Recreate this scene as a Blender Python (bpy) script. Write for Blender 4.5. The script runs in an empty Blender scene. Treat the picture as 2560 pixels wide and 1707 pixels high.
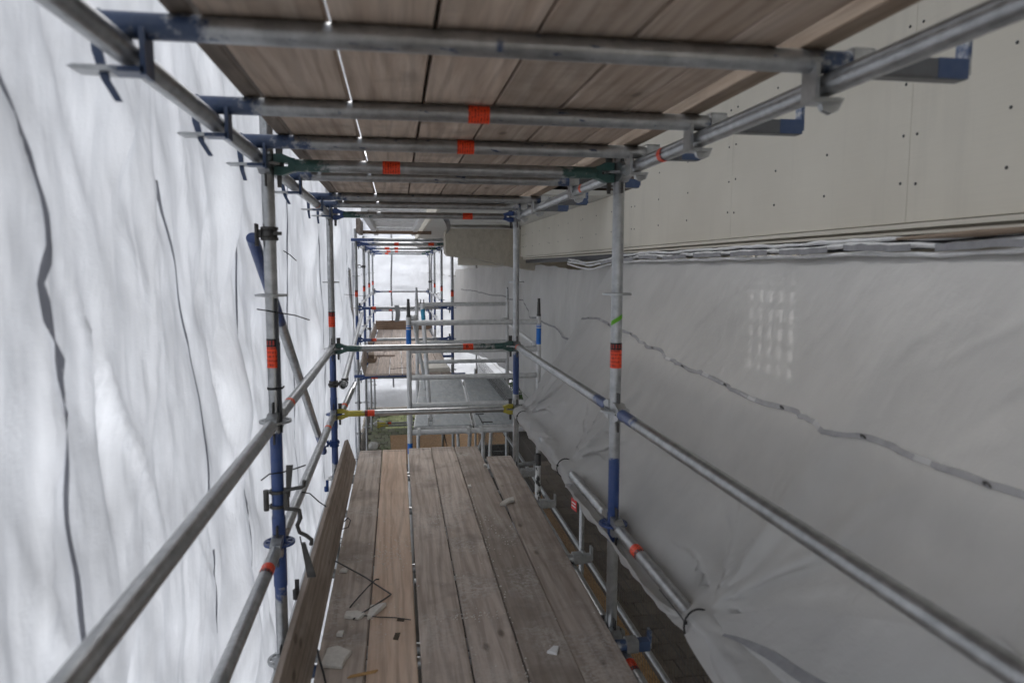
import bpy, math, random
from mathutils import Vector, Matrix, Euler, noise

R = math.radians
rnd = random.Random(7)
sc = bpy.context.scene
COL = sc.collection

# ------------------------------------------------------------------ camera, sky, sun, exposure
YAW, PITCH, ROLL = 0.161, 0.103, 0.0024
cam_d = bpy.data.cameras.new('camera')
cam = bpy.data.objects.new('camera', cam_d)
COL.objects.link(cam)
_f = Vector((math.sin(YAW) * math.cos(PITCH), math.cos(YAW) * math.cos(PITCH), -math.sin(PITCH)))
_r = Vector((math.cos(YAW), -math.sin(YAW), 0))
_u = _r.cross(_f)
_c, _s = math.cos(ROLL), math.sin(ROLL)
_r2, _u2 = _r * _c + _u * _s, _u * _c - _r * _s
cam.matrix_world = Matrix(((_r2.x, _u2.x, -_f.x, 0), (_r2.y, _u2.y, -_f.y, 0), (_r2.z, _u2.z, -_f.z, 0), (0, 0, 0, 1)))
cam_d.sensor_width = 36.0
cam_d.lens = 1774.0 / 2560.0 * 36.0
cam_d.clip_start = 0.02
cam_d.clip_end = 600
cam_d.dof.use_dof = True
cam_d.dof.focus_distance = 5.6
cam_d.dof.aperture_fstop = 2.8
sc.camera = cam

SUN_EL, SUN_AZ = 46.0, -32.0          # veiled sun beyond the sheets, ahead and to the left
world = bpy.data.worlds.new('World')
sc.world = world
world.use_nodes = True
wn = world.node_tree
sky = wn.nodes.new('ShaderNodeTexSky')
sky.sky_type = 'NISHITA'
sky.sun_disc = False
sky.sun_elevation = R(SUN_EL)
sky.sun_rotation = R(SUN_AZ)
sky.air_density = 1.0
sky.dust_density = 4.0
sky.ozone_density = 1.0
wn.nodes['Background'].inputs['Strength'].default_value = 0.15
hs = wn.nodes.new('ShaderNodeHueSaturation')       # cloud cover: a nearly white sky
hs.inputs['Saturation'].default_value = 0.32
wn.links.new(sky.outputs[0], hs.inputs['Color'])
wn.links.new(hs.outputs[0], wn.nodes['Background'].inputs['Color'])

sd = bpy.data.lights.new('sun', 'SUN')
sd.energy = 0.9
sd.angle = R(60)
sd.color = (1.0, 0.97, 0.93)
sun = bpy.data.objects.new('sun', sd)
COL.objects.link(sun)
_a, _e = R(SUN_AZ), R(SUN_EL)
_dir = Vector((math.sin(_a) * math.cos(_e), math.cos(_a) * math.cos(_e), math.sin(_e)))   # towards the sun
sun.rotation_euler = _dir.to_track_quat('Z', 'Y').to_euler()
sun.location = _dir * 30

sc.view_settings.view_transform = 'Standard'
sc.view_settings.look = 'None'
sc.view_settings.gamma = 1.0
sc.view_settings.exposure = 1.68
sc.cycles.use_denoising = True
sc.cycles.max_bounces = 8
sc.cycles.diffuse_bounces = 5
sc.cycles.transmission_bounces = 6
sc.cycles.transparent_max_bounces = 6
sc.cycles.use_adaptive_sampling = True
sc.cycles.adaptive_threshold = 0.025
sc.cycles.caustics_reflective = False
sc.cycles.caustics_refractive = False
sc.cycles.sample_clamp_indirect = 6.0

# ------------------------------------------------------------------ measures (metres, camera at the origin)
G = -3.8                       # pavement
XL, XR = -0.484, 0.920         # the two rows of uprights
Y0, Y1, Y2 = 0.327, 2.8965, 5.4665
ZR = [0.392, -0.108, -0.608, -1.108, -1.608, -2.108, -2.608, -3.108, -3.608]
TR = 0.02415                   # scaffold tube radius

# ------------------------------------------------------------------ materials
def new_mat(name):
    m = bpy.data.materials.new(name)
    m.use_nodes = True
    nt = m.node_tree
    bs = nt.nodes['Principled BSDF']
    return m, nt, bs

class N:
    """tiny node helper"""
    def __init__(s, nt): s.nt = nt
    def n(s, t, **kw):
        x = s.nt.nodes.new(t)
        for k, v in kw.items(): setattr(x, k, v)
        return x
    def l(s, a, b): s.nt.links.new(a, b)
    def coord(s, out='Object', scale=(1, 1, 1), rand=0.0):
        tc = s.n('ShaderNodeTexCoord')
        mp = s.n('ShaderNodeMapping')
        mp.inputs['Scale'].default_value = scale
        s.l(tc.outputs[out], mp.inputs['Vector'])
        if rand:
            oi = s.n('ShaderNodeObjectInfo')
            cx = s.n('ShaderNodeVectorMath', operation='SCALE')
            cx.inputs[0].default_value = (rand, rand * .73, rand * 1.31)
            s.l(oi.outputs['Random'], cx.inputs['Scale'])
            s.l(cx.outputs[0], mp.inputs['Location'])
        return mp.outputs[0]
    def noise(s, vec, scale, detail=4, rough=.55, dist=0.0):
        x = s.n('ShaderNodeTexNoise')
        x.inputs['Scale'].default_value = scale
        x.inputs['Detail'].default_value = detail
        x.inputs['Roughness'].default_value = rough
        x.inputs['Distortion'].default_value = dist
        s.l(vec, x.inputs['Vector'])
        return x.outputs['Fac']
    def ramp(s, fac, stops, interp='LINEAR'):
        x = s.n('ShaderNodeValToRGB')
        x.color_ramp.interpolation = interp
        el = x.color_ramp.elements
        while len(el) < len(stops): el.new(.5)
        for e, (p, c) in zip(el, stops):
            e.position = p
            e.color = c if len(c) == 4 else (*c, 1)
        s.l(fac, x.inputs['Fac'])
        return x.outputs['Color']
    def mix(s, fac, a, b, mode='MIX'):
        x = s.n('ShaderNodeMix', data_type='RGBA', blend_type=mode)
        if isinstance(fac, float): x.inputs[0].default_value = fac
        else: s.l(fac, x.inputs[0])
        for i, v in ((6, a), (7, b)):
            if isinstance(v, tuple): x.inputs[i].default_value = (*v, 1) if len(v) == 3 else v
            else: s.l(v, x.inputs[i])
        return x.outputs[2]
    def math(s, op, a, b=None, clamp=False):
        x = s.n('ShaderNodeMath', operation=op)
        x.use_clamp = clamp
        for i, v in enumerate((a, b)):
            if v is None: continue
            if isinstance(v, (int, float)): x.inputs[i].default_value = v
            else: s.l(v, x.inputs[i])
        return x.outputs[0]
    def bump(s, h, strength, dist, bs):
        b = s.n('ShaderNodeBump')
        b.inputs['Strength'].default_value = strength
        b.inputs['Distance'].default_value = dist
        s.l(h, b.inputs['Height'])
        s.l(b.outputs[0], bs.inputs['Normal'])
        return b.outputs[0]

MAT = {}

def make_galv(name, dark, light, metallic, rough):
    """mottled zinc; the colour attribute 'pcol' (alpha = amount) says where a tube is painted"""
    m, nt, bs = new_mat(name)
    k = N(nt)
    v = k.coord('Object', rand=9.0)
    n1 = k.noise(v, 26, 5, .6)
    n2 = k.noise(v, 5, 3, .5)
    zinc = k.mix(k.math('MULTIPLY', n2, 1.0), k.ramp(n1, [(.3, dark), (.7, light)]), k.ramp(n1, [(.35, tuple(c * .72 for c in dark)), (.75, dark)]))
    spots = k.ramp(k.noise(v, 70, 3, .7), [(.66, (0, 0, 0)), (.74, (1, 1, 1))])
    zinc = k.mix(k.math('MULTIPLY', spots, .55), zinc, (.16, .13, .10))
    at = k.n('ShaderNodeAttribute', attribute_name='pcol')
    wear = k.noise(v, 17, 6, .65)
    f = k.math('SUBTRACT', k.math('ADD', at.outputs['Alpha'], k.math('MULTIPLY', k.math('SUBTRACT', wear, .5), 1.5)), .32)
    f = k.math('MULTIPLY', f, 6.0, clamp=True)
    f = k.math('MULTIPLY', f, k.math('GREATER_THAN', at.outputs['Alpha'], .02))
    worn = k.mix(k.math('MULTIPLY', k.noise(v, 40, 4, .6), .22), at.outputs['Color'], (.32, .34, .36))
    k.l(k.mix(f, zinc, worn), bs.inputs['Base Color'])
    k.l(k.math('MULTIPLY', k.math('SUBTRACT', 1.0, f), metallic), bs.inputs['Metallic'])
    rr = k.n('ShaderNodeMapRange')
    rr.inputs['To Min'].default_value = rough - .1
    rr.inputs['To Max'].default_value = rough + .14
    k.l(n1, rr.inputs['Value'])
    k.l(rr.outputs[0], bs.inputs['Roughness'])
    k.bump(n1, .12, .002, bs)
    MAT[name] = m

make_galv('galvanised', (.38, .39, .395), (.66, .67, .675), .85, .33)
make_galv('dark_steel', (.07, .068, .065), (.15, .145, .14), .5, .5)
make_galv('aluminium', (.66, .66, .65), (.84, .84, .83), .25, .40)

def make_wood(name, a, b, c, axis=1, worn=.5, dust=.3, fresh=False):
    m, nt, bs = new_mat(name)
    k = N(nt)
    sc1 = [9, 9, 9]; sc1[axis] = .9
    sc2 = [75, 75, 75]; sc2[axis] = 3.2
    v = k.coord('Object', tuple(sc1), rand=37.0)
    v2 = k.coord('Object', tuple(sc2), rand=37.0)
    v0 = k.coord('Object', (1, 1, 1), rand=11.0)
    big = k.noise(v, 1.6, 4, .55, 1.2)
    w = k.n('ShaderNodeTexWave', wave_type='RINGS', rings_direction='Y' if axis == 1 else 'X')
    w.inputs['Scale'].default_value = 1.1
    w.inputs['Distortion'].default_value = 9.0
    w.inputs['Detail'].default_value = 3
    w.inputs['Detail Scale'].default_value = .8
    k.l(v, w.inputs['Vector'])
    fib = k.noise(v2, 1.0, 3, .6)
    col = k.ramp(big, [(.25, a), (.5, b), (.8, c)])
    oi = k.n('ShaderNodeObjectInfo')
    hue = k.n('ShaderNodeHueSaturation')
    vr = k.n('ShaderNodeMapRange')
    vr.inputs['To Min'].default_value = .78
    vr.inputs['To Max'].default_value = 1.18
    k.l(oi.outputs['Random'], vr.inputs['Value'])
    k.l(vr.outputs[0], hue.inputs['Value'])
    k.l(col, hue.inputs['Color'])
    col = k.mix(k.math('MULTIPLY', k.ramp(w.outputs['Fac'], [(.55, (0, 0, 0)), (.97, (1, 1, 1))]), .26), hue.outputs[0], tuple(x * .45 for x in a), 'MIX')
    col = k.mix(k.math('MULTIPLY', k.ramp(fib, [(.3, (1, 1, 1)), (.52, (0, 0, 0))]), .30), col, tuple(x * .5 for x in a))
    # knots
    kv = [6.0, 6.0, 6.0]; kv[axis] = 2.6
    vo = k.n('ShaderNodeTexVoronoi')
    vo.inputs['Scale'].default_value = 1.0
    k.l(k.coord('Object', tuple(kv), rand=23.0), vo.inputs['Vector'])
    kn = k.ramp(vo.outputs['Distance'], [(.05, (1, 1, 1)), (.11, (0, 0, 0))])
    col = k.mix(k.math('MULTIPLY', kn, .6), col, (.05, .032, .02))
    # stains and plaster dust
    st = k.ramp(k.noise(v0, 3.2, 5, .6), [(.52, (0, 0, 0)), (.72, (1, 1, 1))])
    col = k.mix(k.math('MULTIPLY', st, worn), col, tuple(x * .42 for x in b))
    du = k.math('MULTIPLY', k.ramp(k.noise(v0, 2.3, 4, .6), [(.52, (0, 0, 0)), (.75, (1, 1, 1))]), k.ramp(k.noise(v0, 55, 4, .7), [(.42, (0, 0, 0)), (.62, (1, 1, 1))]))
    col = k.mix(k.math('MULTIPLY', du, dust), col, (.62, .59, .55))
    k.l(col, bs.inputs['Base Color'])
    bs.inputs['Roughness'].default_value = .78
    bs.inputs['Specular IOR Level'].default_value = .25
    h = k.math('ADD', k.math('MULTIPLY', fib, .6), k.math('MULTIPLY', w.outputs['Fac'], .5))
    k.bump(h, .5, .003, bs)
    MAT[name] = m

make_wood('weathered_wood', (.34, .278, .232), (.45, .380, .328), (.58, .51, .455), worn=.7, dust=.85)
make_wood('fresh_wood', (.52, .375, .28), (.60, .45, .345), (.68, .54, .435), worn=.2, dust=.35)
make_wood('under_wood', (.42, .312, .238), (.56, .445, .355), (.69, .58, .49), worn=.7, dust=.1)
make_wood('toe_wood', (.24, .195, .160), (.33, .275, .232), (.44, .38, .33), worn=.55, dust=.1)
make_wood('cross_wood', (.22, .15, .10), (.30, .21, .15), (.38, .28, .21), axis=0, worn=.4, dust=.1)
make_wood('batten_wood', (.27, .20, .145), (.36, .275, .205), (.46, .37, .29), worn=.35, dust=.1)
make_wood('far_wood', (.48, .385, .325), (.60, .50, .43), (.70, .61, .54), worn=.35, dust=.3)

def make_sheet(name, trans, tint, through=0.5, folds=1.0, dirt=.74, clear=0.0, stretch=(1.6, 1.6, 1.5), gloss=.03):
    """woven polythene sheeting: half the light goes through it, diffused"""
    m, nt, bs = new_mat(name)
    k = N(nt)
    nt.nodes.remove(bs)
    out = nt.nodes['Material Output']
    v = k.coord('Object')
    vs = k.coord('Object', stretch)
    blot = k.noise(vs, 2.0, 4, .55, .3)
    fine = k.noise(k.coord('Object', (5, 5, 2.6)), 1.5, 4, .5, .3)
    weave = k.noise(k.coord('Object', (60, 60, 380)), 1.0, 2, .5)
    fac = k.math('ADD', k.math('MULTIPLY', blot, .7), k.math('MULTIPLY', fine, .3))
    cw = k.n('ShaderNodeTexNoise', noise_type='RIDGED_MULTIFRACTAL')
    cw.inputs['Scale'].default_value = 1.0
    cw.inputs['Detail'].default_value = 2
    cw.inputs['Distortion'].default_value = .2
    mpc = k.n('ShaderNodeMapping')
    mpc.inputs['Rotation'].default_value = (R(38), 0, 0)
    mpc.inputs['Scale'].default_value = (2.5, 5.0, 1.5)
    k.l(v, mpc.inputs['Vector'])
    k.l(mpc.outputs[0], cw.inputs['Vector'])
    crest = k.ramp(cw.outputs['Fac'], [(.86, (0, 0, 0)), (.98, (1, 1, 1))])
    ct = k.ramp(fac, [(.34, tuple(x * dirt for x in trans)), (.60, trans)])
    cd = k.ramp(fac, [(.3, tuple(x * .9 for x in tint)), (.65, tint)])
    d = k.n('ShaderNodeBsdfDiffuse')
    t = k.n('ShaderNodeBsdfTranslucent')
    g = k.n('ShaderNodeBsdfGlossy')
    g.inputs['Roughness'].default_value = .36
    g.inputs['Color'].default_value = (.9, .9, .9, 1)
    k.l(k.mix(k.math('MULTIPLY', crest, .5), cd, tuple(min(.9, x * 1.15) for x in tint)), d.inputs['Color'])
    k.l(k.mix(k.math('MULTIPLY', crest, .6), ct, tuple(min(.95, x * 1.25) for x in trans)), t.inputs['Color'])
    b = k.n('ShaderNodeBump')
    b.inputs['Strength'].default_value = .8 * folds
    b.inputs['Distance'].default_value = .03
    cre = k.n('ShaderNodeTexNoise', noise_type='RIDGED_MULTIFRACTAL')
    cre.inputs['Scale'].default_value = 1.3
    cre.inputs['Detail'].default_value = 4
    cre.inputs['Distortion'].default_value = .25
    k.l(k.coord('Object', (3.2, 3.2, 1.3)), cre.inputs['Vector'])
    cr2 = k.n('ShaderNodeTexNoise', noise_type='RIDGED_MULTIFRACTAL')
    cr2.inputs['Scale'].default_value = 2.2
    cr2.inputs['Detail'].default_value = 3
    cr2.inputs['Distortion'].default_value = .25
    k.l(k.coord('Object', (6.0, 6.0, 1.6)), cr2.inputs['Vector'])
    h = k.math('ADD', k.math('ADD', k.math('ADD', k.math('MULTIPLY', cre.outputs['Fac'], .35), k.math('MULTIPLY', cw.outputs['Fac'], .35)), k.math('MULTIPLY', cr2.outputs['Fac'], .28 * folds)), k.math('ADD', k.math('MULTIPLY', fine, .5), k.math('MULTIPLY', weave, .03)))
    k.l(h, b.inputs['Height'])
    for x in (d, t, g): k.l(b.outputs[0], x.inputs['Normal'])
    m1 = k.n('ShaderNodeMixShader')
    m1.inputs[0].default_value = through
    k.l(d.outputs[0], m1.inputs[1])
    k.l(t.outputs[0], m1.inputs[2])
    m2 = k.n('ShaderNodeMixShader')
    m2.inputs[0].default_value = gloss
    k.l(m1.outputs[0], m2.inputs[1])
    k.l(g.outputs[0], m2.inputs[2])
    if clear:
        tp = k.n('ShaderNodeBsdfTransparent')
        m3 = k.n('ShaderNodeMixShader')
        m3.inputs[0].default_value = clear
        k.l(m2.outputs[0], m3.inputs[1])
        k.l(tp.outputs[0], m3.inputs[2])
        k.l(m3.outputs[0], out.inputs['Surface'])
    else: k.l(m2.outputs[0], out.inputs['Surface'])
    MAT[name] = m

make_sheet('sheeting', (.50, .53, .58), (.80, .81, .83), .52)
make_sheet('band_translucent', (.36, .37, .41), (.32, .33, .37), .5)
make_sheet('sheeting_end', (.46, .485, .53), (.80, .81, .83), .52, 1.0, .88)
make_sheet('sheeting_grey', (.74, .74, .75), (.76, .755, .74), .42, .62, .8, .05, (1.2, 1.2, 1.2), .045)

def make_plain(name, col, rough=.6, metal=0.0, var=.15, scale=12, bump=.1, spec=.5, rand=5.0, bdist=.002):
    m, nt, bs = new_mat(name)
    k = N(nt)
    v = k.coord('Object', rand=rand)
    n = k.noise(v, scale, 5, .6)
    k.l(k.ramp(n, [(.25, tuple(c * (1 - var) for c in col)), (.75, tuple(min(1, c * (1 + var)) for c in col))]), bs.inputs['Base Color'])
    bs.inputs['Roughness'].default_value = rough
    bs.inputs['Metallic'].default_value = metal
    bs.inputs['Specular IOR Level'].default_value = spec
    if bump: k.bump(n, bump, bdist, bs)
    MAT[name] = m

make_plain('black_plastic', (.012, .012, .014), .45)
make_plain('grey_band', (.27, .27, .28), .6, var=.25, scale=20)
make_plain('white_band', (.42, .42, .425), .6)
make_plain('hem', (.74, .74, .74), .7, var=.1)
make_plain('blue_steel', (.012, .05, .19), .5, var=.5, scale=40)
make_plain('green_steel', (.008, .065, .05), .5, var=.5, scale=40)
make_plain('yellow_steel', (.50, .42, .01), .5, var=.35, scale=40)
make_plain('blue_label', (.01, .16, .58), .4, var=.05)
make_plain('teal_label', (.03, .26, .42), .45, var=.2)
make_plain('green_tape', (.12, .42, .005), .45, var=.08)
make_plain('orange_tape', (.86, .13, .04), .5, var=.12)
make_plain('white_label', (.75, .75, .75), .4, var=.05)
make_plain('plaster', (.66, .63, .58), .9, var=.12, scale=60, bump=.4)
make_plain('foam', (.72, .69, .62), .8, var=.05)
make_plain('splinter', (.42, .25, .10), .8)
make_plain('red_sign', (.65, .02, .015), .5, var=.08)
make_plain('screw', (.05, .05, .05), .5)
make_plain('wire', (.10, .095, .085), .5, .5)
make_plain('yellow_scrap', (.65, .42, .08), .7)
make_plain('dark_tarp', (.012, .02, .022), .55, var=.3)
make_plain('leaf', (.06, .13, .02), .6, var=.5, scale=3, rand=50)
make_plain('bark', (.08, .06, .04), .9)
make_plain('rubble', (.48, .47, .44), .9, var=.2, scale=15, bump=.4, bdist=.01)
make_plain('brick_dark', (.09, .065, .05), .9, var=.3, scale=9, bump=.3)
make_plain('roof_felt', (.05, .05, .05), .9)
make_plain('scrap_grey', (.42, .42, .43), .7)
make_plain('sheet_roll', (.72, .72, .72), .7, var=.1, scale=25, bump=.4, bdist=.006)

# facade panels: cream fibre cement with a fine horizontal combing
m, nt, bs = new_mat('panel')
k = N(nt)
v = k.coord('Object')
n1 = k.noise(v, 1.3, 4, .55)
n2 = k.noise(k.coord('Object', (3, 3, 260)), 1.0, 2, .5)
n3 = k.noise(k.coord('Object', (8, 8, .8)), 1.0, 4, .6)
col = k.ramp(n1, [(.3, (.58, .54, .455)), (.7, (.66, .62, .53))])
col = k.mix(k.math('MULTIPLY', k.ramp(n3, [(.55, (0, 0, 0)), (.8, (1, 1, 1))]), .25), col, (.36, .34, .30))
col = k.mix(k.math('MULTIPLY', n2, .16), col, (.34, .32, .29))
k.l(col, bs.inputs['Base Color'])
bs.inputs['Roughness'].default_value = .75
k.bump(n2, .25, .001, bs)
MAT['panel'] = m

# soffit boarding: tongue and groove, boards run across
m, nt, bs = new_mat('soffit')
k = N(nt)
w = k.n('ShaderNodeTexWave', wave_type='BANDS', bands_direction='Y', wave_profile='SAW')
w.inputs['Scale'].default_value = 3.2
w.inputs['Distortion'].default_value = .0
k.l(k.coord('Object'), w.inputs['Vector'])
gr = k.ramp(w.outputs['Fac'], [(.0, (0, 0, 0)), (.06, (1, 1, 1))])
n1 = k.noise(k.coord('Object', (2, 14, 4)), 1.5, 4, .6)
k.l(k.mix(gr, (.22, .21, .19), k.ramp(n1, [(.3, (.50, .485, .44)), (.7, (.60, .585, .54))])), bs.inputs['Base Color'])
bs.inputs['Roughness'].default_value = .75
k.bump(gr, .4, .004, bs)
MAT['soffit'] = m

# board-marked concrete
m, nt, bs = new_mat('concrete')
k = N(nt)
v = k.coord('Object')
n1 = k.noise(k.coord('Object', (22, 22, 12)), 1.0, 5, .65)
n2 = k.noise(v, 4, 5, .6)
col = k.ramp(n1, [(.3, (.40, .358, .29)), (.72, (.58, .53, .44))])
col = k.mix(k.math('MULTIPLY', n2, .5), col, (.42, .375, .30))
k.l(col, bs.inputs['Base Color'])
bs.inputs['Roughness'].default_value = .9
k.bump(n1, .2, .003, bs)
MAT['concrete'] = m

# grey resin-faced plywood of the tower platform
m, nt, bs = new_mat('grey_plywood')
k = N(nt)
v = k.coord('Object', (1, 1, 1), rand=13.0)
n1 = k.noise(k.coord('Object', (22, 5, 5), rand=13.0), 1.0, 5, .65, .6)
n2 = k.noise(v, 6, 5, .65)
col = k.ramp(n1, [(.3, (.30, .33, .345)), (.55, (.43, .455, .46)), (.8, (.58, .59, .575))])
col = k.mix(k.ramp(n2, [(.5, (0, 0, 0)), (.72, (.7, .7, .7))]), col, (.45, .44, .41))
k.l(col, bs.inputs['Base Color'])
bs.inputs['Roughness'].default_value = .55
k.bump(n1, .3, .002, bs)
MAT['grey_plywood'] = m

# OSB
m, nt, bs = new_mat('osb')
k = N(nt)
vo = k.n('ShaderNodeTexVoronoi')
vo.inputs['Scale'].default_value = 1.0
k.l(k.coord('Object', (60, 22, 30), rand=7.0), vo.inputs['Vector'])
n2 = k.noise(k.coord('Object'), 2.5, 4, .6)
col = k.ramp(vo.outputs['Color'], [(.1, (.25, .13, .045)), (.5, (.38, .215, .085)), (.9, (.48, .30, .14))])
col = k.mix(k.math('MULTIPLY', n2, .5), col, (.30, .17, .07))
k.l(col, bs.inputs['Base Color'])
bs.inputs['Roughness'].default_value = .7
MAT['osb'] = m

# white paint flaking off dark steel
m, nt, bs = new_mat('spattered')
k = N(nt)
n1 = k.noise(k.coord('Object', (30, 30, 14)), 1.0, 5, .65)
k.l(k.ramp(n1, [(.50, (.72, .72, .70)), (.56, (.05, .048, .045))]), bs.inputs['Base Color'])
bs.inputs['Roughness'].default_value = .6
MAT['spattered'] = m

# pavers and the bed below them
def make_paver(name, a, b, moss):
    m, nt, bs = new_mat(name)
    k = N(nt)
    oi = k.n('ShaderNodeObjectInfo')
    v = k.coord('Object', rand=31.0)
    n1 = k.noise(v, 14, 5, .65)
    col = k.ramp(n1, [(.25, a), (.75, b)])
    hue = k.n('ShaderNodeHueSaturation')
    vr = k.n('ShaderNodeMapRange')
    vr.inputs['To Min'].default_value = .75
    vr.inputs['To Max'].default_value = 1.2
    k.l(oi.outputs['Random'], vr.inputs['Value'])
    k.l(vr.outputs[0], hue.inputs['Value'])
    k.l(col, hue.inputs['Color'])
    mo = k.ramp(k.noise(k.coord('Object', rand=31.0), 3.5, 4, .6), [(.45, (0, 0, 0)), (.65, (1, 1, 1))])
    k.l(k.mix(k.math('MULTIPLY', mo, .6), hue.outputs[0], moss), bs.inputs['Base Color'])
    bs.inputs['Roughness'].default_value = .9
    k.bump(n1, .4, .004, bs)
    MAT[name] = m
make_paver('paver_dark', (.13, .105, .083), (.21, .172, .14), (.165, .138, .105))
make_paver('paver_mossy', (.17, .18, .12), (.27, .27, .20), (.20, .25, .10))
make_paver('paver_yellow', (.46, .50, .24), (.58, .60, .34), (.42, .50, .20))
make_plain('pale_bounce', (.46, .44, .41), .9, var=.15, scale=2)  # for the pale light-bouncing sheet added outside
make_plain('soil', (.045, .038, .03), .95, var=.35, scale=3, bump=.5, bdist=.02)

# printed warning sticker: u runs along the tube, v round it
def make_sticker(name, header):
    m, nt, bs = new_mat(name)
    k = N(nt)
    uv = k.n('ShaderNodeUVMap')
    sp = k.n('ShaderNodeSeparateXYZ')
    k.l(uv.outputs[0], sp.inputs[0])
    u, vv = sp.outputs['X'], sp.outputs['Y']
    red = (.88, .075, .018)
    # small print: rows of broken dark lines
    mp = k.n('ShaderNodeMapping')
    mp.inputs['Scale'].default_value = (7, 15, 1)
    k.l(uv.outputs[0], mp.inputs['Vector'])
    rows = k.math('GREATER_THAN', k.math('SINE', k.math('MULTIPLY', u, 44.0)), .0)
    dash = k.math('GREATER_THAN', k.noise(mp.outputs[0], 1.0, 1, .5), .5)
    text = k.math('MULTIPLY', k.math('MULTIPLY', rows, dash), .8)
    col = k.mix(text, red, (.28, .012, .006))
    if header:
        hd = k.math('LESS_THAN', u, .28)
        lt = k.math('MULTIPLY', k.math('GREATER_THAN', k.math('SINE', k.math('MULTIPLY', vv, 42.0)), .1),
                    k.math('MULTIPLY', k.math('GREATER_THAN', u, .06), k.math('LESS_THAN', u, .22)))
        col = k.mix(hd, col, k.mix(lt, (.012, .010, .012), (.42, .03, .02)))
    k.l(col, bs.inputs['Base Color'])
    bs.inputs['Roughness'].default_value = .45
    MAT[name] = m
make_sticker('sticker_print', False)
make_sticker('sticker_header', True)

# ------------------------------------------------------------------ mesh helpers
def frame(d):
    d = Vector(d).normalized()
    a = Vector((0, 0, 1)) if abs(d.z) < .9 else Vector((1, 0, 0))
    x = a.cross(d).normalized()
    return x, d.cross(x), d

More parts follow.
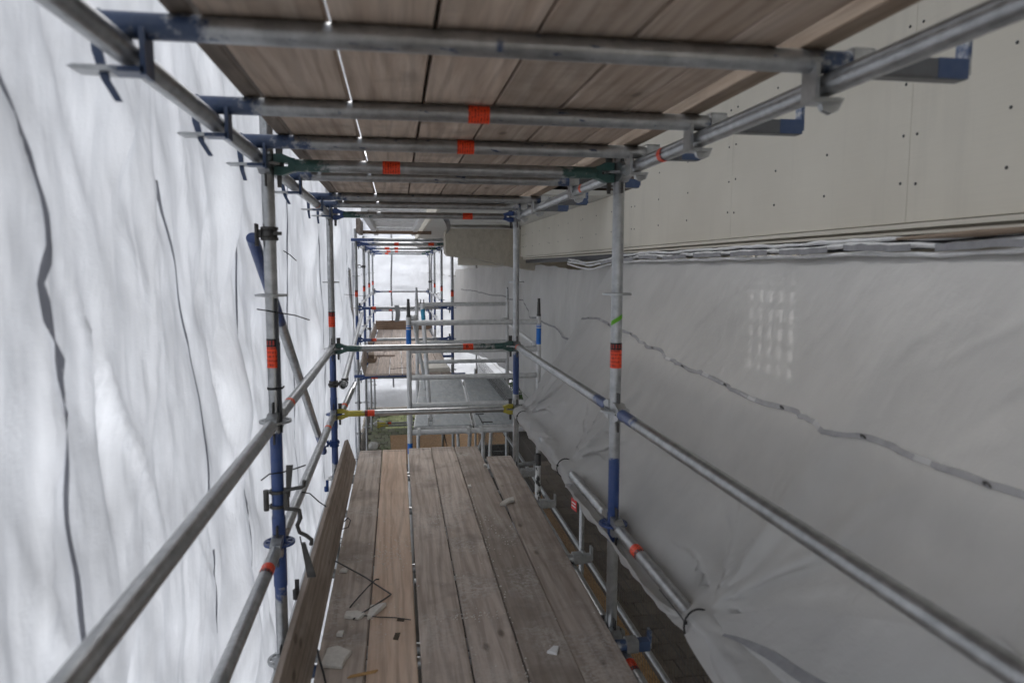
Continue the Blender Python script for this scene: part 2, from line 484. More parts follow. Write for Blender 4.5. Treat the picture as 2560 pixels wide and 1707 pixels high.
class MB:
    def __init__(s): s.v, s.f, s.sm, s.c, s.uv = [], [], [], [], []
    def add(s, vs, fs, smooth=False, col=None, uvs=None):
        o = len(s.v)
        s.v += [tuple(x) for x in vs]
        s.c += list(col) if isinstance(col, list) else [col or (0, 0, 0, 0)] * len(vs)
        s.uv += list(uvs) if uvs else [(0, 0)] * len(vs)
        s.f += [tuple(i + o for i in f) for f in fs]
        s.sm += [smooth] * len(fs)
        return s
    def tube(s, p0, p1, r, n=14, cap=True, rings=None, paint=None, r1=None):
        p0, p1 = Vector(p0), Vector(p1)
        x, y, d = frame(p1 - p0)
        ts = rings or [0, 1]
        vs, col = [], []
        for t in ts:
            c = p0.lerp(p1, t)
            rr = r if r1 is None else r + (r1 - r) * t
            for i in range(n):
                a = 2 * math.pi * i / n
                vs.append(c + (x * math.cos(a) + y * math.sin(a)) * rr)
                col.append(paint(t) if paint else (0, 0, 0, 0))
        fs = [(j * n + i, j * n + (i + 1) % n, (j + 1) * n + (i + 1) % n, (j + 1) * n + i) for j in range(len(ts) - 1) for i in range(n)]
        s.add(vs, fs, True, col)
        if cap:
            m = len(ts) - 1
            s.add(vs[:n], [tuple(range(n))[::-1]], False, col[:n])
            s.add(vs[m * n:], [tuple(range(n))], False, col[m * n:])
        return s
    def pipe(s, p0, p1, r, ri, n=14, paint=None):
        """an open tube whose near end shows its wall"""
        s.tube(p0, p1, r, n, False, None, paint)
        p0, p1 = Vector(p0), Vector(p1)
        x, y, d = frame(p1 - p0)
        for c, sg in ((p0, 1), (p1, -1)):
            vs = []
            for q in (r, ri):
                for i in range(n):
                    a = 2 * math.pi * i / n
                    vs.append(c + (x * math.cos(a) + y * math.sin(a)) * q)
            inner = [Vector(w) + d * sg * .06 for w in vs[n:]]
            s.add(vs + inner, [(i, (i + 1) % n, n + (i + 1) % n, n + i) for i in range(n)] +
                  [(n + i, n + (i + 1) % n, 2 * n + (i + 1) % n, 2 * n + i) for i in range(n)] + [tuple(range(2 * n, 3 * n))], False)
        return s
    def sweep(s, pts, r, n=8, cap=True, flat=1.0, col=None):
        pts = [Vector(p) for p in pts]
        vs = []
        prev = None
        for i, p in enumerate(pts):
            d = (pts[min(i + 1, len(pts) - 1)] - pts[max(i - 1, 0)]).normalized()
            if prev is None: x, y, _ = frame(d)
            else:
                x = (prev - d * prev.dot(d)).normalized(); y = d.cross(x)
            prev = x
            rr = r[i] if isinstance(r, (list, tuple)) else r
            for j in range(n):
                a = 2 * math.pi * j / n
                vs.append(p + x * math.cos(a) * rr + y * math.sin(a) * rr * flat)
        fs = [(k * n + j, k * n + (j + 1) % n, (k + 1) * n + (j + 1) % n, (k + 1) * n + j) for k in range(len(pts) - 1) for j in range(n)]
        s.add(vs, fs, True, col)
        if cap:
            s.add(vs[:n], [tuple(range(n))[::-1]], False, col)
            s.add(vs[-n:], [tuple(range(n))], False, col)
        return s
    def box(s, c, size, rot=None, ch=0.0, col=None, axis=1):
        """box, chamfered along one axis when ch > 0"""
        M = rot.to_matrix() if isinstance(rot, Euler) else (rot or Matrix.Identity(3))
        c = Vector(c)
        hx, hy, hz = (q / 2 for q in size)
        if not ch:
            vs = [c + M @ Vector((sx * hx, sy * hy, sz * hz)) for sx in (-1, 1) for sy in (-1, 1) for sz in (-1, 1)]
            return s.add(vs, [(0, 1, 3, 2), (4, 6, 7, 5), (0, 4, 5, 1), (2, 3, 7, 6), (0, 2, 6, 4), (1, 5, 7, 3)], False, col)
        h = [hx, hy, hz]
        o = [i for i in range(3) if i != axis]
        a, b = h[o[0]], h[o[1]]
        prof = [(-a, -b + ch), (-a + ch, -b), (a - ch, -b), (a, -b + ch), (a, b - ch), (a - ch, b), (-a + ch, b), (-a, b - ch)]
        vs = []
        for e in (-1, 1):
            for p, q in prof:
                w = [0, 0, 0]; w[o[0]] = p; w[o[1]] = q; w[axis] = e * h[axis]
                vs.append(c + M @ Vector(w))
        fs = [(i, (i + 1) % 8, 8 + (i + 1) % 8, 8 + i) for i in range(8)] + [tuple(range(8))[::-1], tuple(range(8, 16))]
        return s.add(vs, fs, False, col)
    def lathe(s, prof, c=(0, 0, 0), n=16, d=(0, 0, 1), smooth=True, col=None):
        x, y, z = frame(d)
        c = Vector(c)
        vs = []
        for r, h in prof:
            for i in range(n):
                a = 2 * math.pi * i / n
                vs.append(c + z * h + (x * math.cos(a) + y * math.sin(a)) * r)
        fs = [(j * n + i, j * n + (i + 1) % n, (j + 1) * n + (i + 1) % n, (j + 1) * n + i) for j in range(len(prof) - 1) for i in range(n)]
        return s.add(vs, fs, smooth, col)
    def prism(s, poly, h0, h1, M=None):
        M = M or Matrix.Identity(4)
        n = len(poly)
        vs = [M @ Vector((x, y, h0)) for x, y in poly] + [M @ Vector((x, y, h1)) for x, y in poly]
        return s.add(vs, [(i, (i + 1) % n, n + (i + 1) % n, n + i) for i in range(n)] + [tuple(range(n))[::-1], tuple(range(n, 2 * n))])
    def grid(s, P, smooth=True, uv=False):
        a, b = len(P), len(P[0])
        vs = [p for row in P for p in row]
        uvs = [(i / (a - 1), j / (b - 1)) for i in range(a) for j in range(b)] if uv else None
        return s.add(vs, [(i * b + j, (i + 1) * b + j, (i + 1) * b + j + 1, i * b + j + 1) for i in range(a - 1) for j in range(b - 1)], smooth, None, uvs)
    def mesh(s, name, mat, off=(0, 0, 0), uv=False):
        me = bpy.data.meshes.new(name)
        o = Vector(off)
        me.from_pydata([tuple(Vector(p) - o) for p in s.v], [], s.f)
        me.polygons.foreach_set('use_smooth', s.sm)
        at = me.attributes.new('pcol', 'FLOAT_COLOR', 'POINT')
        at.data.foreach_set('color', [x for c in s.c for x in c])
        if uv:
            l = me.uv_layers.new(name='UVMap')
            l.data.foreach_set('uv', [x for lp in me.loops for x in s.uv[lp.vertex_index]])
        me.materials.append(MAT[mat])
        me.update()
        return me

WL = {}
def tag(o, label=None, cat=None, group=None, kind=None):
    if label: o['label'] = label
    if cat: o['category'] = cat
    if group: o['group'] = group
    if kind: o['kind'] = kind
    return o

def thing(name, loc, label, cat, group=None):
    o = bpy.data.objects.new(name, None)
    o.empty_display_size = .1
    COL.objects.link(o)
    o.location = loc
    WL[o] = Vector(loc)
    return tag(o, label, cat, group)

def put(name, mesh, parent=None, loc=(0, 0, 0), rot=None, world=True, label=None):
    """an object with this mesh; loc is a world position unless world is False"""
    o = bpy.data.objects.new(name, mesh)
    COL.objects.link(o)
    o.parent = parent
    loc = Vector(loc)
    o.location = loc - WL[parent] if (parent and world) else loc
    WL[o] = loc if world else (WL[parent] + loc if parent else loc)
    if rot is not None: o.rotation_euler = rot
    if label: o['label'] = label
    return o

def build(mb, name, mat, parent=None, at=None, uv=False, label=None):
    """mesh in world coordinates -> object; origin at the parent's origin, or at `at`"""
    o = Vector(at) if at is not None else (WL[parent] if parent else Vector((0, 0, 0)))
    return put(name, mb.mesh(name, mat, o, uv), parent, o, label=label)

# ------------------------------------------------------------------ shared scaffold pieces
BLUE, GREEN, YEL = (.010, .050, .21), (.010, .075, .058), (.50, .42, .02)
DBLUE = (.012, .042, .125)

def rosette_mesh(col=(0, 0, 0, 0), name='rosette'):
    mb = MB()
    h = .0045
    def ring(r0, r1, n=32):
        P = []
        for r, z in ((r0, -h), (r1, -h), (r1, h), (r0, h), (r0, -h)):
            P.append([(r * math.cos(2 * math.pi * i / n), r * math.sin(2 * math.pi * i / n), z) for i in range(n + 1)])
        for a, b in zip(P, P[1:]):
            mb.add(a + b, [(i, i + 1, n + 2 + i, n + 1 + i) for i in range(n)], False, col)
    ring(.0235, .033); ring(.0525, .062)
    for k_ in range(8):
        a = math.pi * k_ / 4 + math.pi / 8
        M = Euler((0, 0, a)).to_matrix()
        mb.box(M @ Vector((.043, 0, 0)), (.024, .016, 2 * h - .0006), M, col=col)
    return mb.mesh(name, 'galvanised')
ROS = rosette_mesh()
ROSB = rosette_mesh((*BLUE, .9))

def wedge_head_mesh(col, name='wedge_head'):
    """head sits at the origin on the upright's axis side, its tube leaves along +X"""
    mb = MB()
    c = (*col, .75) if col else (0, 0, 0, 0)
    prof = [(.0, -.034), (.034, -.040), (.062, -.036), (.078, -.026), (.078, .026), (.062, .036), (.034, .040), (.0, .034)]
    up = [(x + .026, z) for x, z in prof]
    for zz0, zz1 in ((-.040, -.007), (.007, .040)):
        pts = [(.026, zz0 if zz0 < 0 else zz0), (.060, zz0 * (1.0)), (.088, max(zz0, -.028)), (.104, max(zz0, -.024)), (.104, min(zz1, .024)), (.088, min(zz1, .028)), (.060, zz1), (.026, zz1)]
        vs = [(x, -.021, z) for x, z in pts] + [(x, .021, z) for x, z in pts]
        n = len(pts)
        mb.add(vs, [tuple(range(n)), tuple(range(n, 2 * n))[::-1]] + [(i, n + i, n + (i + 1) % n, (i + 1) % n) for i in range(n)], False, c)
    mb.box((.092, 0, 0), (.026, .040, .05), col=c)
    return mb.mesh(name, 'galvanised')
HEAD = {None: wedge_head_mesh(None), 'b': wedge_head_mesh(BLUE), 'g': wedge_head_mesh(GREEN), 'y': wedge_head_mesh(YEL)}

def wedge_mesh():
    mb = MB()
    # tapering flat key with an eye near its top
    pts = [(-.009, -.085), (.006, -.085), (.015, .082), (-.014, .082)]
    vs = [(x + .045, -.003, z) for x, z in pts] + [(x + .045, .003, z) for x, z in pts]
    mb.add(vs, [(0, 1, 2, 3), (7, 6, 5, 4)] + [(i, 4 + i, 4 + (i + 1) % 4, (i + 1) % 4) for i in range(4)])
    mb.tube((.045, -.0034, .062), (.045, .0034, .062), .0050, 8)
    return mb.mesh('wedge', 'dark_steel')
WEDGE = wedge_mesh()

def coupler_mesh(mat='dark_steel'):
    """swivel coupler: one collar round the z axis, a second collar turned 90 degrees beside it (+X)"""
    mb = MB()
    for z in (-.018, .018):
        mb.lathe([(.0245, -.006), (.033, -.006), (.033, .006), (.0245, .006)], (0, 0, z), 16, smooth=False)
    mb.lathe([(.0250, -.020), (.0295, -.020), (.0295, .020), (.0250, .020)], (0, 0, 0), 16)
    mb.box((.030, 0, 0), (.012, .046, .046))
    mb.tube((.036, 0, 0), (.046, 0, 0), .014, 10)
    mb.box((.050, 0, 0), (.010, .046, .044))
    mb.lathe([(.0250, -.022), (.031, -.022), (.031, .022), (.0250, .022)], (.080, 0, 0), 16, (0, 1, 0))
    mb.tube((-.03, -.034, -.0), (.026, -.034, 0), .006, 8)
    mb.tube((-.034, -.034, 0), (-.026, -.034, 0), .012, 6)
    mb.tube((.060, 0, .034), (.108, 0, .034), .006, 8)
    mb.tube((.104, 0, .034), (.114, 0, .034), .012, 6)
    return mb.mesh('coupler', mat)
COUP = coupler_mesh()
COUPB = coupler_mesh('blue_steel')

def ledger(parent, p0, p1, heads=(None, None), name='ledger', paint=None, stickers=(), rings=10, label=None):
    """tube between two rosettes with a wedge head and key at either end"""
    p0, p1 = Vector(p0), Vector(p1)
    d = (p1 - p0).normalized()
    pc = None
    if paint:
        c0, c1 = paint
        def pc(t, L=(p1 - p0).length):
            a, b = t * L, (1 - t) * L
            if c0 and a < .30: return (*c0, max(0, .8 - a * 2.6))
            if c1 and b < .30: return (*c1, max(0, .8 - b * 2.6))
            return (0, 0, 0, 0)
    ts = [0, .02, .05, .08, .11] + [.15 + i * .7 / 7 for i in range(8)] + [.89, .92, .95, .98, 1]
    o = build(MB().tube(p0 + d * .10, p1 - d * .10, TR, 16, True, ts, pc), name, 'galvanised', parent, label=label)
    for p, s_, hk in ((p0, 1, heads[0]), (p1, -1, heads[1])):
        a = math.atan2(d.y * s_, d.x * s_)
        if hk == 'x': continue
        put('wedge_head', HEAD[hk], o, p, (0, 0, a))
        put('wedge', WEDGE, o, p, (0, 0, a))
    for st in stickers: sticker_on(o, p0, p1, *st)
    return o

def sticker_on(parent, p0, p1, t, L, mat='sticker_print', arc=(-1.7, 1.7), facing=None, rad=TR, name='sticker', label=None):
    """thin printed label wrapped round a tube; facing = direction its middle looks"""
    p0, p1 = Vector(p0), Vector(p1)
    d = (p1 - p0).normalized()
    c = p0.lerp(p1, t)
    f = Vector(facing) if facing else -c
    f = (f - d * f.dot(d)).normalized()
    g = d.cross(f)
    n = 12
    P = []
    for i in range(5):
        row = []
        for j in range(n + 1):
            a = arc[0] + (arc[1] - arc[0]) * j / n
            row.append(c + d * (i / 4 - .5) * L + (f * math.cos(a) + g * math.sin(a)) * (rad + .0009))
        P.append(row)
    return build(MB().grid(P, True, True), name, mat, parent, uv=True, label=label)

def upright(parent, x, y, z0, z1, ros, blue=(), sleeve=None, name='upright', bluer=(), label=None, lean=0.0):
    """standard: tube with rosettes; blue = z ranges that are painted"""
    L = z1 - z0
    def pc(t):
        z = z0 + t * L
        for a, b in blue:
            if a <= z <= b:
                e = min(z - a, b - z)
                return (*BLUE, min(1.0, .35 + e * 6))
        return (0, 0, 0, 0)
    ts = sorted(set([i / 60 for i in range(61)] + [(q - z0) / L for ab in blue for e in ab for q in (e, e + .012 if e == ab[0] else e - .012)]))
    o = build(MB().tube((x, y, z0), (x, y, z1), TR, 18, True, ts, pc), name, 'galvanised', parent, label=label)
    for z in ros:
        put('rosette', ROSB if any(a <= z <= b for a, b in bluer or blue) else ROS, o, (x, y, z), (0, 0, R(11)))
    if sleeve:
        build(MB().tube((x, y, sleeve[0]), (x, y, sleeve[1]), TR + .0026, 18, True, None, lambda t: (*BLUE, .9)), 'sleeve', 'galvanised', o)
    return o

def bearer(parent, y, zc, x0, x1, ext, seed, stickers=(), label=None, wedge=True, blue=.8):
    """board bearer: tube lying on both ledgers, claw and key at either side, sliding extension to the wall"""
    rr = random.Random(seed)
    L = x1 - x0
    b1, b2 = rr.uniform(.15, .4), rr.uniform(.05, .22)
    def pc(t):
        a = t * L; b = (1 - t) * L
        if blue and a < b1: return (*DBLUE, .82 - .65 * a / b1)
        if blue and b < b2: return (*DBLUE, .75 - .6 * b / b2)
        return (0, 0, 0, 0) if rr.random() > .12 else (*DBLUE, .36)
    o = build(MB().tube((x0, y, zc), (x1, y, zc), TR, 16, True, [i / 40 for i in range(41)], pc), 'board_bearer', 'galvanised', parent, label=label)
    col = (*DBLUE, .62)
    # left claw: plate beside the ledger, tongue below it
    mb = MB()
    zl = zc - .0485
    mb.box((XL + .034, y, zc - .05), (.010, .050, .085), col=col)
    mb.box((XL + .006, y, zl - .034), (.060, .050, .010), col=col)
    pts = [(XL - .024, zl - .039), (XL - .024, zl - .029), (XL - .085, zl - .029), (XL - .096, zl - .033), (XL - .088, zl - .037)]
    mb.prism([(a, b) for a, b in pts], y - .025, y + .025, Matrix(((1, 0, 0, 0), (0, 0, 1, 0), (0, 1, 0, 0), (0, 0, 0, 1))))
    if wedge: build(mb, 'claw', 'galvanised', o)
    mb = MB()
    tilt = rr.uniform(-.12, .22)
    if wedge:
        w = [Vector((XL - .052, y, zl + .075)), Vector((XL - .050, y, zl)), Vector((XL - .046 + tilt * .05, y, zl - .05)), Vector((XL - .036 + tilt * .12, y, zl - .088))]
        hw = [.011, .009, .007, .006]
        vs = [p + Vector((sx * q, sy * .004, 0)) for p, q in zip(w, hw) for sx, sy in ((-1, -1), (1, -1), (1, 1), (-1, 1))]
        fs = [(i * 4 + j, i * 4 + (j + 1) % 4, i * 4 + 4 + (j + 1) % 4, i * 4 + 4 + j) for i in range(3) for j in range(4)] + [(3, 2, 1, 0), (12, 13, 14, 15)]
        mb.add(vs, fs, False, (*DBLUE, .7))
        build(mb, 'wedge', 'galvanised', o)
    # right claw
    mb = MB()
    xc = x1 - .035
    mb.box((XR - .036, y, zc - .047), (.010, .054, .080), col=(*DBLUE, .4) if rr.random() < .5 else None)
    mb.box((XR - .008, y, zl - .034), (.058, .048, .010))
    build(mb, 'claw', 'galvanised', o)
    mb = MB()
    pr = [(-.03, 0), (.03, 0), (.018, -.026), (0, -.034), (-.018, -.026)]
    mb.prism([(XR + .01 + a, zl - .026 + b) for a, b in pr], y - .008, y + .008, Matrix(((1, 0, 0, 0), (0, 0, 1, 0), (0, 1, 0, 0), (0, 0, 0, 1))))
    build(mb, 'clamp_ear', 'galvanised', o)
    build(MB().box((x1 - .03, y, zc), (.05, .056, .056), None, .006, axis=0), 'collar', 'galvanised', o)
    if ext:
        mb = MB()
        e0 = ext - .07
        for s_ in (-1, 1): mb.box(((x1 + ext) / 2, y + s_ * .017, zc - .004), (ext - x1, .004, .040), col=(.07, .07, .072, .75))
        mb.box(((x1 + ext) / 2, y, zc - .025), (ext - x1 - .002, .0336, .004), col=(.07, .07, .072, .75))
        mb.box((e0 + .035, y, zc - .004), (.074, .0405, .043), col=(*DBLUE, blue))
        mb.box((ext + .004, y, zc + .022), (.010, .036, .075), col=(*DBLUE, blue * .6))
        build(mb, 'extension', 'galvanised', o)
    for st in stickers: sticker_on(o, (x0, y, zc), (x1, y, zc), *st)
    return o

# ------------------------------------------------------------------ ground
gb = MB()
gb.add([(-150, -60, G - .03), (150, -60, G - .03), (150, 240, G - .03), (-150, 240, G - .03)], [(0, 1, 2, 3)])
ground = build(gb, 'ground', 'soil', None, (0, 0, G - .03))
tag(ground, kind='structure')
def paver_mesh(sx, sy, h, mat):
    mb = MB()
    b = .006
    vs = [(-sx / 2, -sy / 2, -h), (sx / 2, -sy / 2, -h), (sx / 2, sy / 2, -h), (-sx / 2, sy / 2, -h),
          (-sx / 2, -sy / 2, -b), (sx / 2, -sy / 2, -b), (sx / 2, sy / 2, -b), (-sx / 2, sy / 2, -b),
          (-sx / 2 + b, -sy / 2 + b, 0), (sx / 2 - b, -sy / 2 + b, 0), (sx / 2 - b, sy / 2 - b, 0), (-sx / 2 + b, sy / 2 - b, 0)]
    fs = [(i, (i + 1) % 4, 4 + (i + 1) % 4, 4 + i) for i in range(4)] + [(4 + i, 4 + (i + 1) % 4, 8 + (i + 1) % 4, 8 + i) for i in range(4)] + [(8, 9, 10, 11)]
    return mb.add(vs, fs).mesh('paver', mat)
fc = build(MB().add([(6.5, -60, G - .02), (120, -60, G - .02), (120, 200, G - .02), (6.5, 200, G - .02)], [(0, 1, 2, 3)]), 'bounce_ground', 'pale_bounce', None, (6.5, 0, G - .02))  # pale ground added out of view to bounce light through window and right-hand sheet
tag(fc, kind='structure')
PV_D = paver_mesh(.284, .284, .05, 'paver_dark')
PV_H = paver_mesh(.136, .284, .05, 'paver_dark')
for i in range(6):
    for j in range(30):
        yy = 4.6 + j * .3
        xx = 2.62 + i * .3  # kerb ends at 2.49
        if xx / yy < .17 or xx / yy > .58: continue
        off = .15 if j % 2 else 0
        if off and i == 0: put('paver', PV_H, ground, (2.545, yy, G))
        put('paver', PV_D, ground, (xx + off, yy, G + rnd.uniform(-.004, .004)), (rnd.uniform(-.008, .008), rnd.uniform(-.008, .008), rnd.uniform(-.006, .006)))
PV_M = paver_mesh(.146, .30, .05, 'paver_mossy')
PV_Y = paver_mesh(.146, .30, .05, 'paver_yellow')
for j in range(20):
    yy = 13.0 + j * .306
    for i in range(7):
        xx = -.62 + i * .152 + (.076 if j % 2 else 0)
        if xx > -.06 and yy < 15.9 or xx > .42: continue
        yel = 16.9 < yy < 18.7 and xx > -.5 and rnd.random() < .95
        put('paver', PV_Y if yel else PV_M, ground, (xx, yy, G + rnd.uniform(-.006, .006)), (rnd.uniform(-.02, .02), rnd.uniform(-.02, .02), rnd.uniform(-.02, .02)))
kb = MB()
for j in range(9):
    put('kerb_stone', MB().box((0, 0, 0), (.14, .985, .16), None, .012).mesh('kerb_stone', 'paver_dark'), ground, (2.42, 4.9 + j, G - .04))

# ------------------------------------------------------------------ building on the right
XW = 1.70
bld = thing('building', (XW, 6, G), 'cream panelled facade band with soffit and concrete beam behind right-hand scaffold posts', 'building')
# panels, each with its screws
edges = [0.0, .98, 2.183, 3.465, 5.003, 6.45, 7.9, 9.35, 9.745]
for a, b in zip(edges, edges[1:]):
    z0, z1 = .155, (1.9 if a < 5.0 else .575)
    pn = build(MB().box((XW + .012, (a + b) / 2, (z0 + z1) / 2), (.024, b - a - .0016, z1 - z0), None, .0008, axis=2), 'wall_panel', 'panel', bld)
    sb = MB()
    cols = [a + .035, a + .035 + (b - a - .07) * .36, a + .035 + (b - a - .07) * .68, b - .035]
    for z in [.285, .445, .62, .80, 1.0]:
        if z > z1 - .05: continue
        for y in cols:
            q = rnd.uniform(-.006, .006)
            sb.lathe([(.0052, .0), (.0052, -.002), (.003, -.0035), (.0, -.003)], (XW, y + q, z + rnd.uniform(-.006, .006)), 8, (1, 0, 0))
    build(sb, 'screw', 'screw', pn)['kind'] = 'stuff'
build(MB().box((XW + .14, 6, 1.36), (.2, 18, 2.40)), 'wall_core', 'brick_dark', bld)
mb = MB()
mb.box((XW + .006, 4.7, .142), (.05, 9.5, .016)); mb.box((XW - .004, 4.7, .118), (.03, 9.5, .010)); 
build(mb, 'drip_trim', 'panel', bld)
build(MB().box((XW + .05, 4.7, .09), (.06, 9.5, .045)), 'shadow_gap', 'black_plastic', bld)  # black strip standing in for the shadow gap below the panels
build(MB().box((4.2, 6, .30), (4.9, 32, .22)), 'floor_slab', 'panel', bld)
XG = 4.4
wy = [-8.4 + 2.2 * q for q in range(14)]
build(MB().box((XG, 6, (G - 1.3) / 2), (.3, 32, -1.3 - G)), 'ground_floor_wall', 'panel', bld)
for y in wy + [wy[-1] + 2.2]:
    if not 6 < y < 9: build(MB().box((XG, y + .85, -.555), (.28, 1.7, 1.49)), 'wall_infill', 'panel', bld)
    build(MB().box((XG, y - .25, -.555), (.3, .5, 1.49)), 'wall_pier', 'panel', bld)
for y in [q for q in wy if 6 < q < 9]:
    wf = build(MB().box((XG - .02, y + .85, -1.28), (.2, 1.7, .04)), 'window_sill', 'hem', bld)
    mb = MB()
    for q in range(8): mb.box((XG, y + .05 + q * .23, -.55), (.05, .06, 1.46))
    for q in range(6): mb.box((XG, y + .85, -1.1 + q * .22), (.046, 1.69, .07))
    build(mb, 'window_bars', 'hem', wf)
# soffit and its roof edge
XE = .43
build(MB().box(((XE + XW) / 2 + .02, 10.65, .60), (XW - XE + .04, 10.1, .04)), 'soffit', 'soffit', bld)
build(MB().box((XE - .012, 10.65, .70), (.024, 10.14, .26)), 'fascia', 'panel', bld)
build(MB().box(((XE + XW) / 2, 10.65, .85), (XW - XE, 10.1, .05)), 'roof_deck', 'roof_felt', bld)
build(MB().box((2.4, 6.5, 2.5), (3.9, 21, .14)), 'sky_blocker', 'soffit', bld)  # unseen slab added overhead to hold sky light off wall and sheet
# tapering cantilever beam
YB = 9.75
poly = [(.69, .53), (.665, .50), (.665, .21), (.70, .165), (1.1, .12), (1.7, .0), (2.1, -.07), (2.6, -.08), (3.4, -.08), (3.4, .53)]
build(MB().prism(poly, YB, YB + .42, Matrix(((1, 0, 0, 0), (0, 0, 1, 0), (0, 1, 0, 0), (0, 0, 0, 1)))), 'concrete_beam', 'concrete', bld)
build(MB().box((1.25, YB + .5, .10), (.75, .06, .12)), 'trim_board', 'panel', bld)

# ------------------------------------------------------------------ near scaffold
sca = thing('scaffold', (XL, Y1, G), 'near tube scaffold of blue-marked galvanised posts and rails around the plank walkway', 'scaffold')
U1L = upright(sca, XL, Y1, G, .75, [z for z in ZR], [(-1.33, -.64)], (-1.29, -1.0), label='upright with a black strip and red sticker beside the white sheet')
U1R = upright(sca, XR, Y1, G, .72, [z for z in ZR], [(-1.20, -.80)], None, label='upright with a green tape mark above its red sticker')
U2L = upright(sca, XL, Y2, G, .75, [z for z in ZR], [(-1.5, -.63)], (-1.22, -.98))
U2R = upright(sca, XR, Y2, G, .72, [z for z in ZR], [(-1.0, -.66)], None)
def post_sticker(u, x, y, z, h, mat='sticker_header'):
    sticker_on(u, (x, y, z + h / 2), (x, y, z - h / 2), .5, h, mat, facing=(-x, -y, 0))
post_sticker(U1L, XL, Y1, -.335, .115)
post_sticker(U1R, XR, Y1, -.368, .108)
post_sticker(U2L, XL, Y2, -.385, .115)
# green tape mark on the right upright
P = []
for i in range(2):
    row = []
    for j in range(9):
        a = math.atan2(-Y1, -XR) + (-1.15 + 2.3 * j / 8)
        z = -.222 - .012 + .034 * (j / 8) + (i - .5) * .02
        row.append((XR + (TR + .001) * math.cos(a), Y1 + (TR + .001) * math.sin(a), z))
    P.append(row)
build(MB().grid(P), 'tape_mark', 'green_tape', U1R)
# black plastic strip tied to the left upright
mb = MB()
mb.box((XL + .020, Y1 - .020, -.22), (.010, .012, .20))
mb.box((XL + .024, Y1 - .022, -.47), (.012, .012, .36))
mb.lathe([(TR + .001, -.004), (TR + .004, -.004), (TR + .004, .004), (TR + .001, .004)], (XL, Y1, -.475), 16)
mb.sweep([(XL - .02, Y1 - .03, -.475), (XL + .034, Y1 - .03, -.472), (XL + .036, Y1, -.47)], .004, 6)
build(mb, 'cable_strip', 'black_plastic', U1L)

# longitudinal ledgers: top rails, guard rails, toe-height rails, deck ledgers
for (x, tag_) in ((XL, 'L'), (XR, 'R')):
    for z in (ZR[0], ZR[2], ZR[3], ZR[4]):
        for ya, yb in ((Y0, Y1), (Y1, Y2)):
            st = []
            hd = [None, None]
            pt = None
            if tag_ == 'R' and z == ZR[0] and ya == Y0: st = [(.80, .045, 'sticker_header')]
            if tag_ == 'R' and z == ZR[0] and ya == Y1: st = [(.22, .035, 'orange_tape', (-.5, 1.3))]
            if tag_ == 'L' and z == ZR[0] and ya == Y1: st = [(.66, .03, 'orange_tape', (-.4, 1.2))]
            if tag_ == 'R' and z == ZR[2] and ya == Y1: st = [(.95, .03, 'orange_tape', (-1.0, 1.2))]; pt = (BLUE, None)
            if tag_ == 'L' and z == ZR[2] and ya == Y1: st = [(.14, .05, 'orange_tape', (-1.3, 1.0))]
            if tag_ == 'L' and z == ZR[3] and ya == Y0: st = [(.885, .075, 'sticker_header')]
            if tag_ == 'L' and z == ZR[3] and ya == Y1: st = [(.80, .045, 'orange_tape', (-1.3, 1.0))]
            if tag_ == 'R' and z == ZR[3] and ya == Y0: st = [(.87, .07, 'sticker_header')]
            if tag_ == 'R' and z == ZR[4] and ya == Y0: st = [(.885, .08, 'sticker_header')]
            if z == ZR[2] and tag_ == 'R' and ya == Y0: pt = (None, BLUE)
            ledger(sca, (x, ya, z), (x, yb, z), hd, 'ledger', pt, st)
# cross transoms at the uprights
ledger(sca, (XL, Y1, ZR[0]), (XR, Y1, ZR[0]), ('g', 'g'), 'transom', (GREEN, GREEN), [(.335, .068, 'sticker_print')])
ledger(sca, (XL, Y2, ZR[0]), (XR, Y2, ZR[0]), ('b', 'b'), 'transom', (GREEN, None), [(.73, .075, 'sticker_print')])
TG = ledger(sca, (XL, Y2, ZR[2]), (XR, Y2, ZR[2]), ('g', 'g'), 'transom', (GREEN, GREEN), [(.73, .08, 'sticker_print')])
ledger(sca, (XL, Y2, ZR[3]), (XR, Y2, ZR[3]), ('y', 'y'), 'transom', (YEL, None), [(.19, .075, 'sticker_header')], label='transom with yellow painted ends')
for y in (Y1, Y2): ledger(sca, (XL, y, ZR[4]), (XR, y, ZR[4]), (None, None), 'transom')
# letter marked on the sticker of the middle transom
td = bpy.data.curves.new('lettering', 'FONT')
td.body = 'B'
td.size = .034
td.extrude = .0006
td.align_x = 'CENTER'; td.align_y = 'CENTER'
td.materials.append(MAT['black_plastic'])
tc_ = bpy.data.objects.new('lettering_curve', td)
COL.objects.link(tc_)
bpy.context.view_layer.update()
lm = bpy.data.meshes.new_from_object(tc_.evaluated_get(bpy.context.evaluated_depsgraph_get()))
bpy.data.objects.remove(tc_)
to = bpy.data.objects.new('lettering', lm)
COL.objects.link(to)
to.parent = TG
to.location = Vector((XL + .725 * (XR - XL), Y2 - TR - .0022, ZR[2] + .003)) - WL[TG]
to.rotation_euler = (R(90), 0, 0)

# board bearers overhead and under the walkway
ZBU = ZR[0] + .0485
for i, (y, st, xa) in enumerate([(1.45, [], 1.02), (2.10, [(.505, .062, 'sticker_print')], 1.0), (2.66, [(.515, .062, 'sticker_print')], 1.0), (3.60, [], .93), (4.62, [], .99), (5.16, [], .95)]):
    bearer(sca, y, ZBU, XL - .05, xa, 1.245 if i != 2 else 1.16, 40 + i, [(t, l, m_) for t, l, m_ in st])
ZBD = ZR[4] + .0485
for i, y in enumerate((1.9, 2.70, 3.60, 4.50, 5.22)):
    bearer(sca, y, ZBD, XL + .03, .975, 1.02, 60 + i, wedge=False, blue=.8 if i == 1 else 0, label='board bearer with a blue painted end' if i == 1 else None)

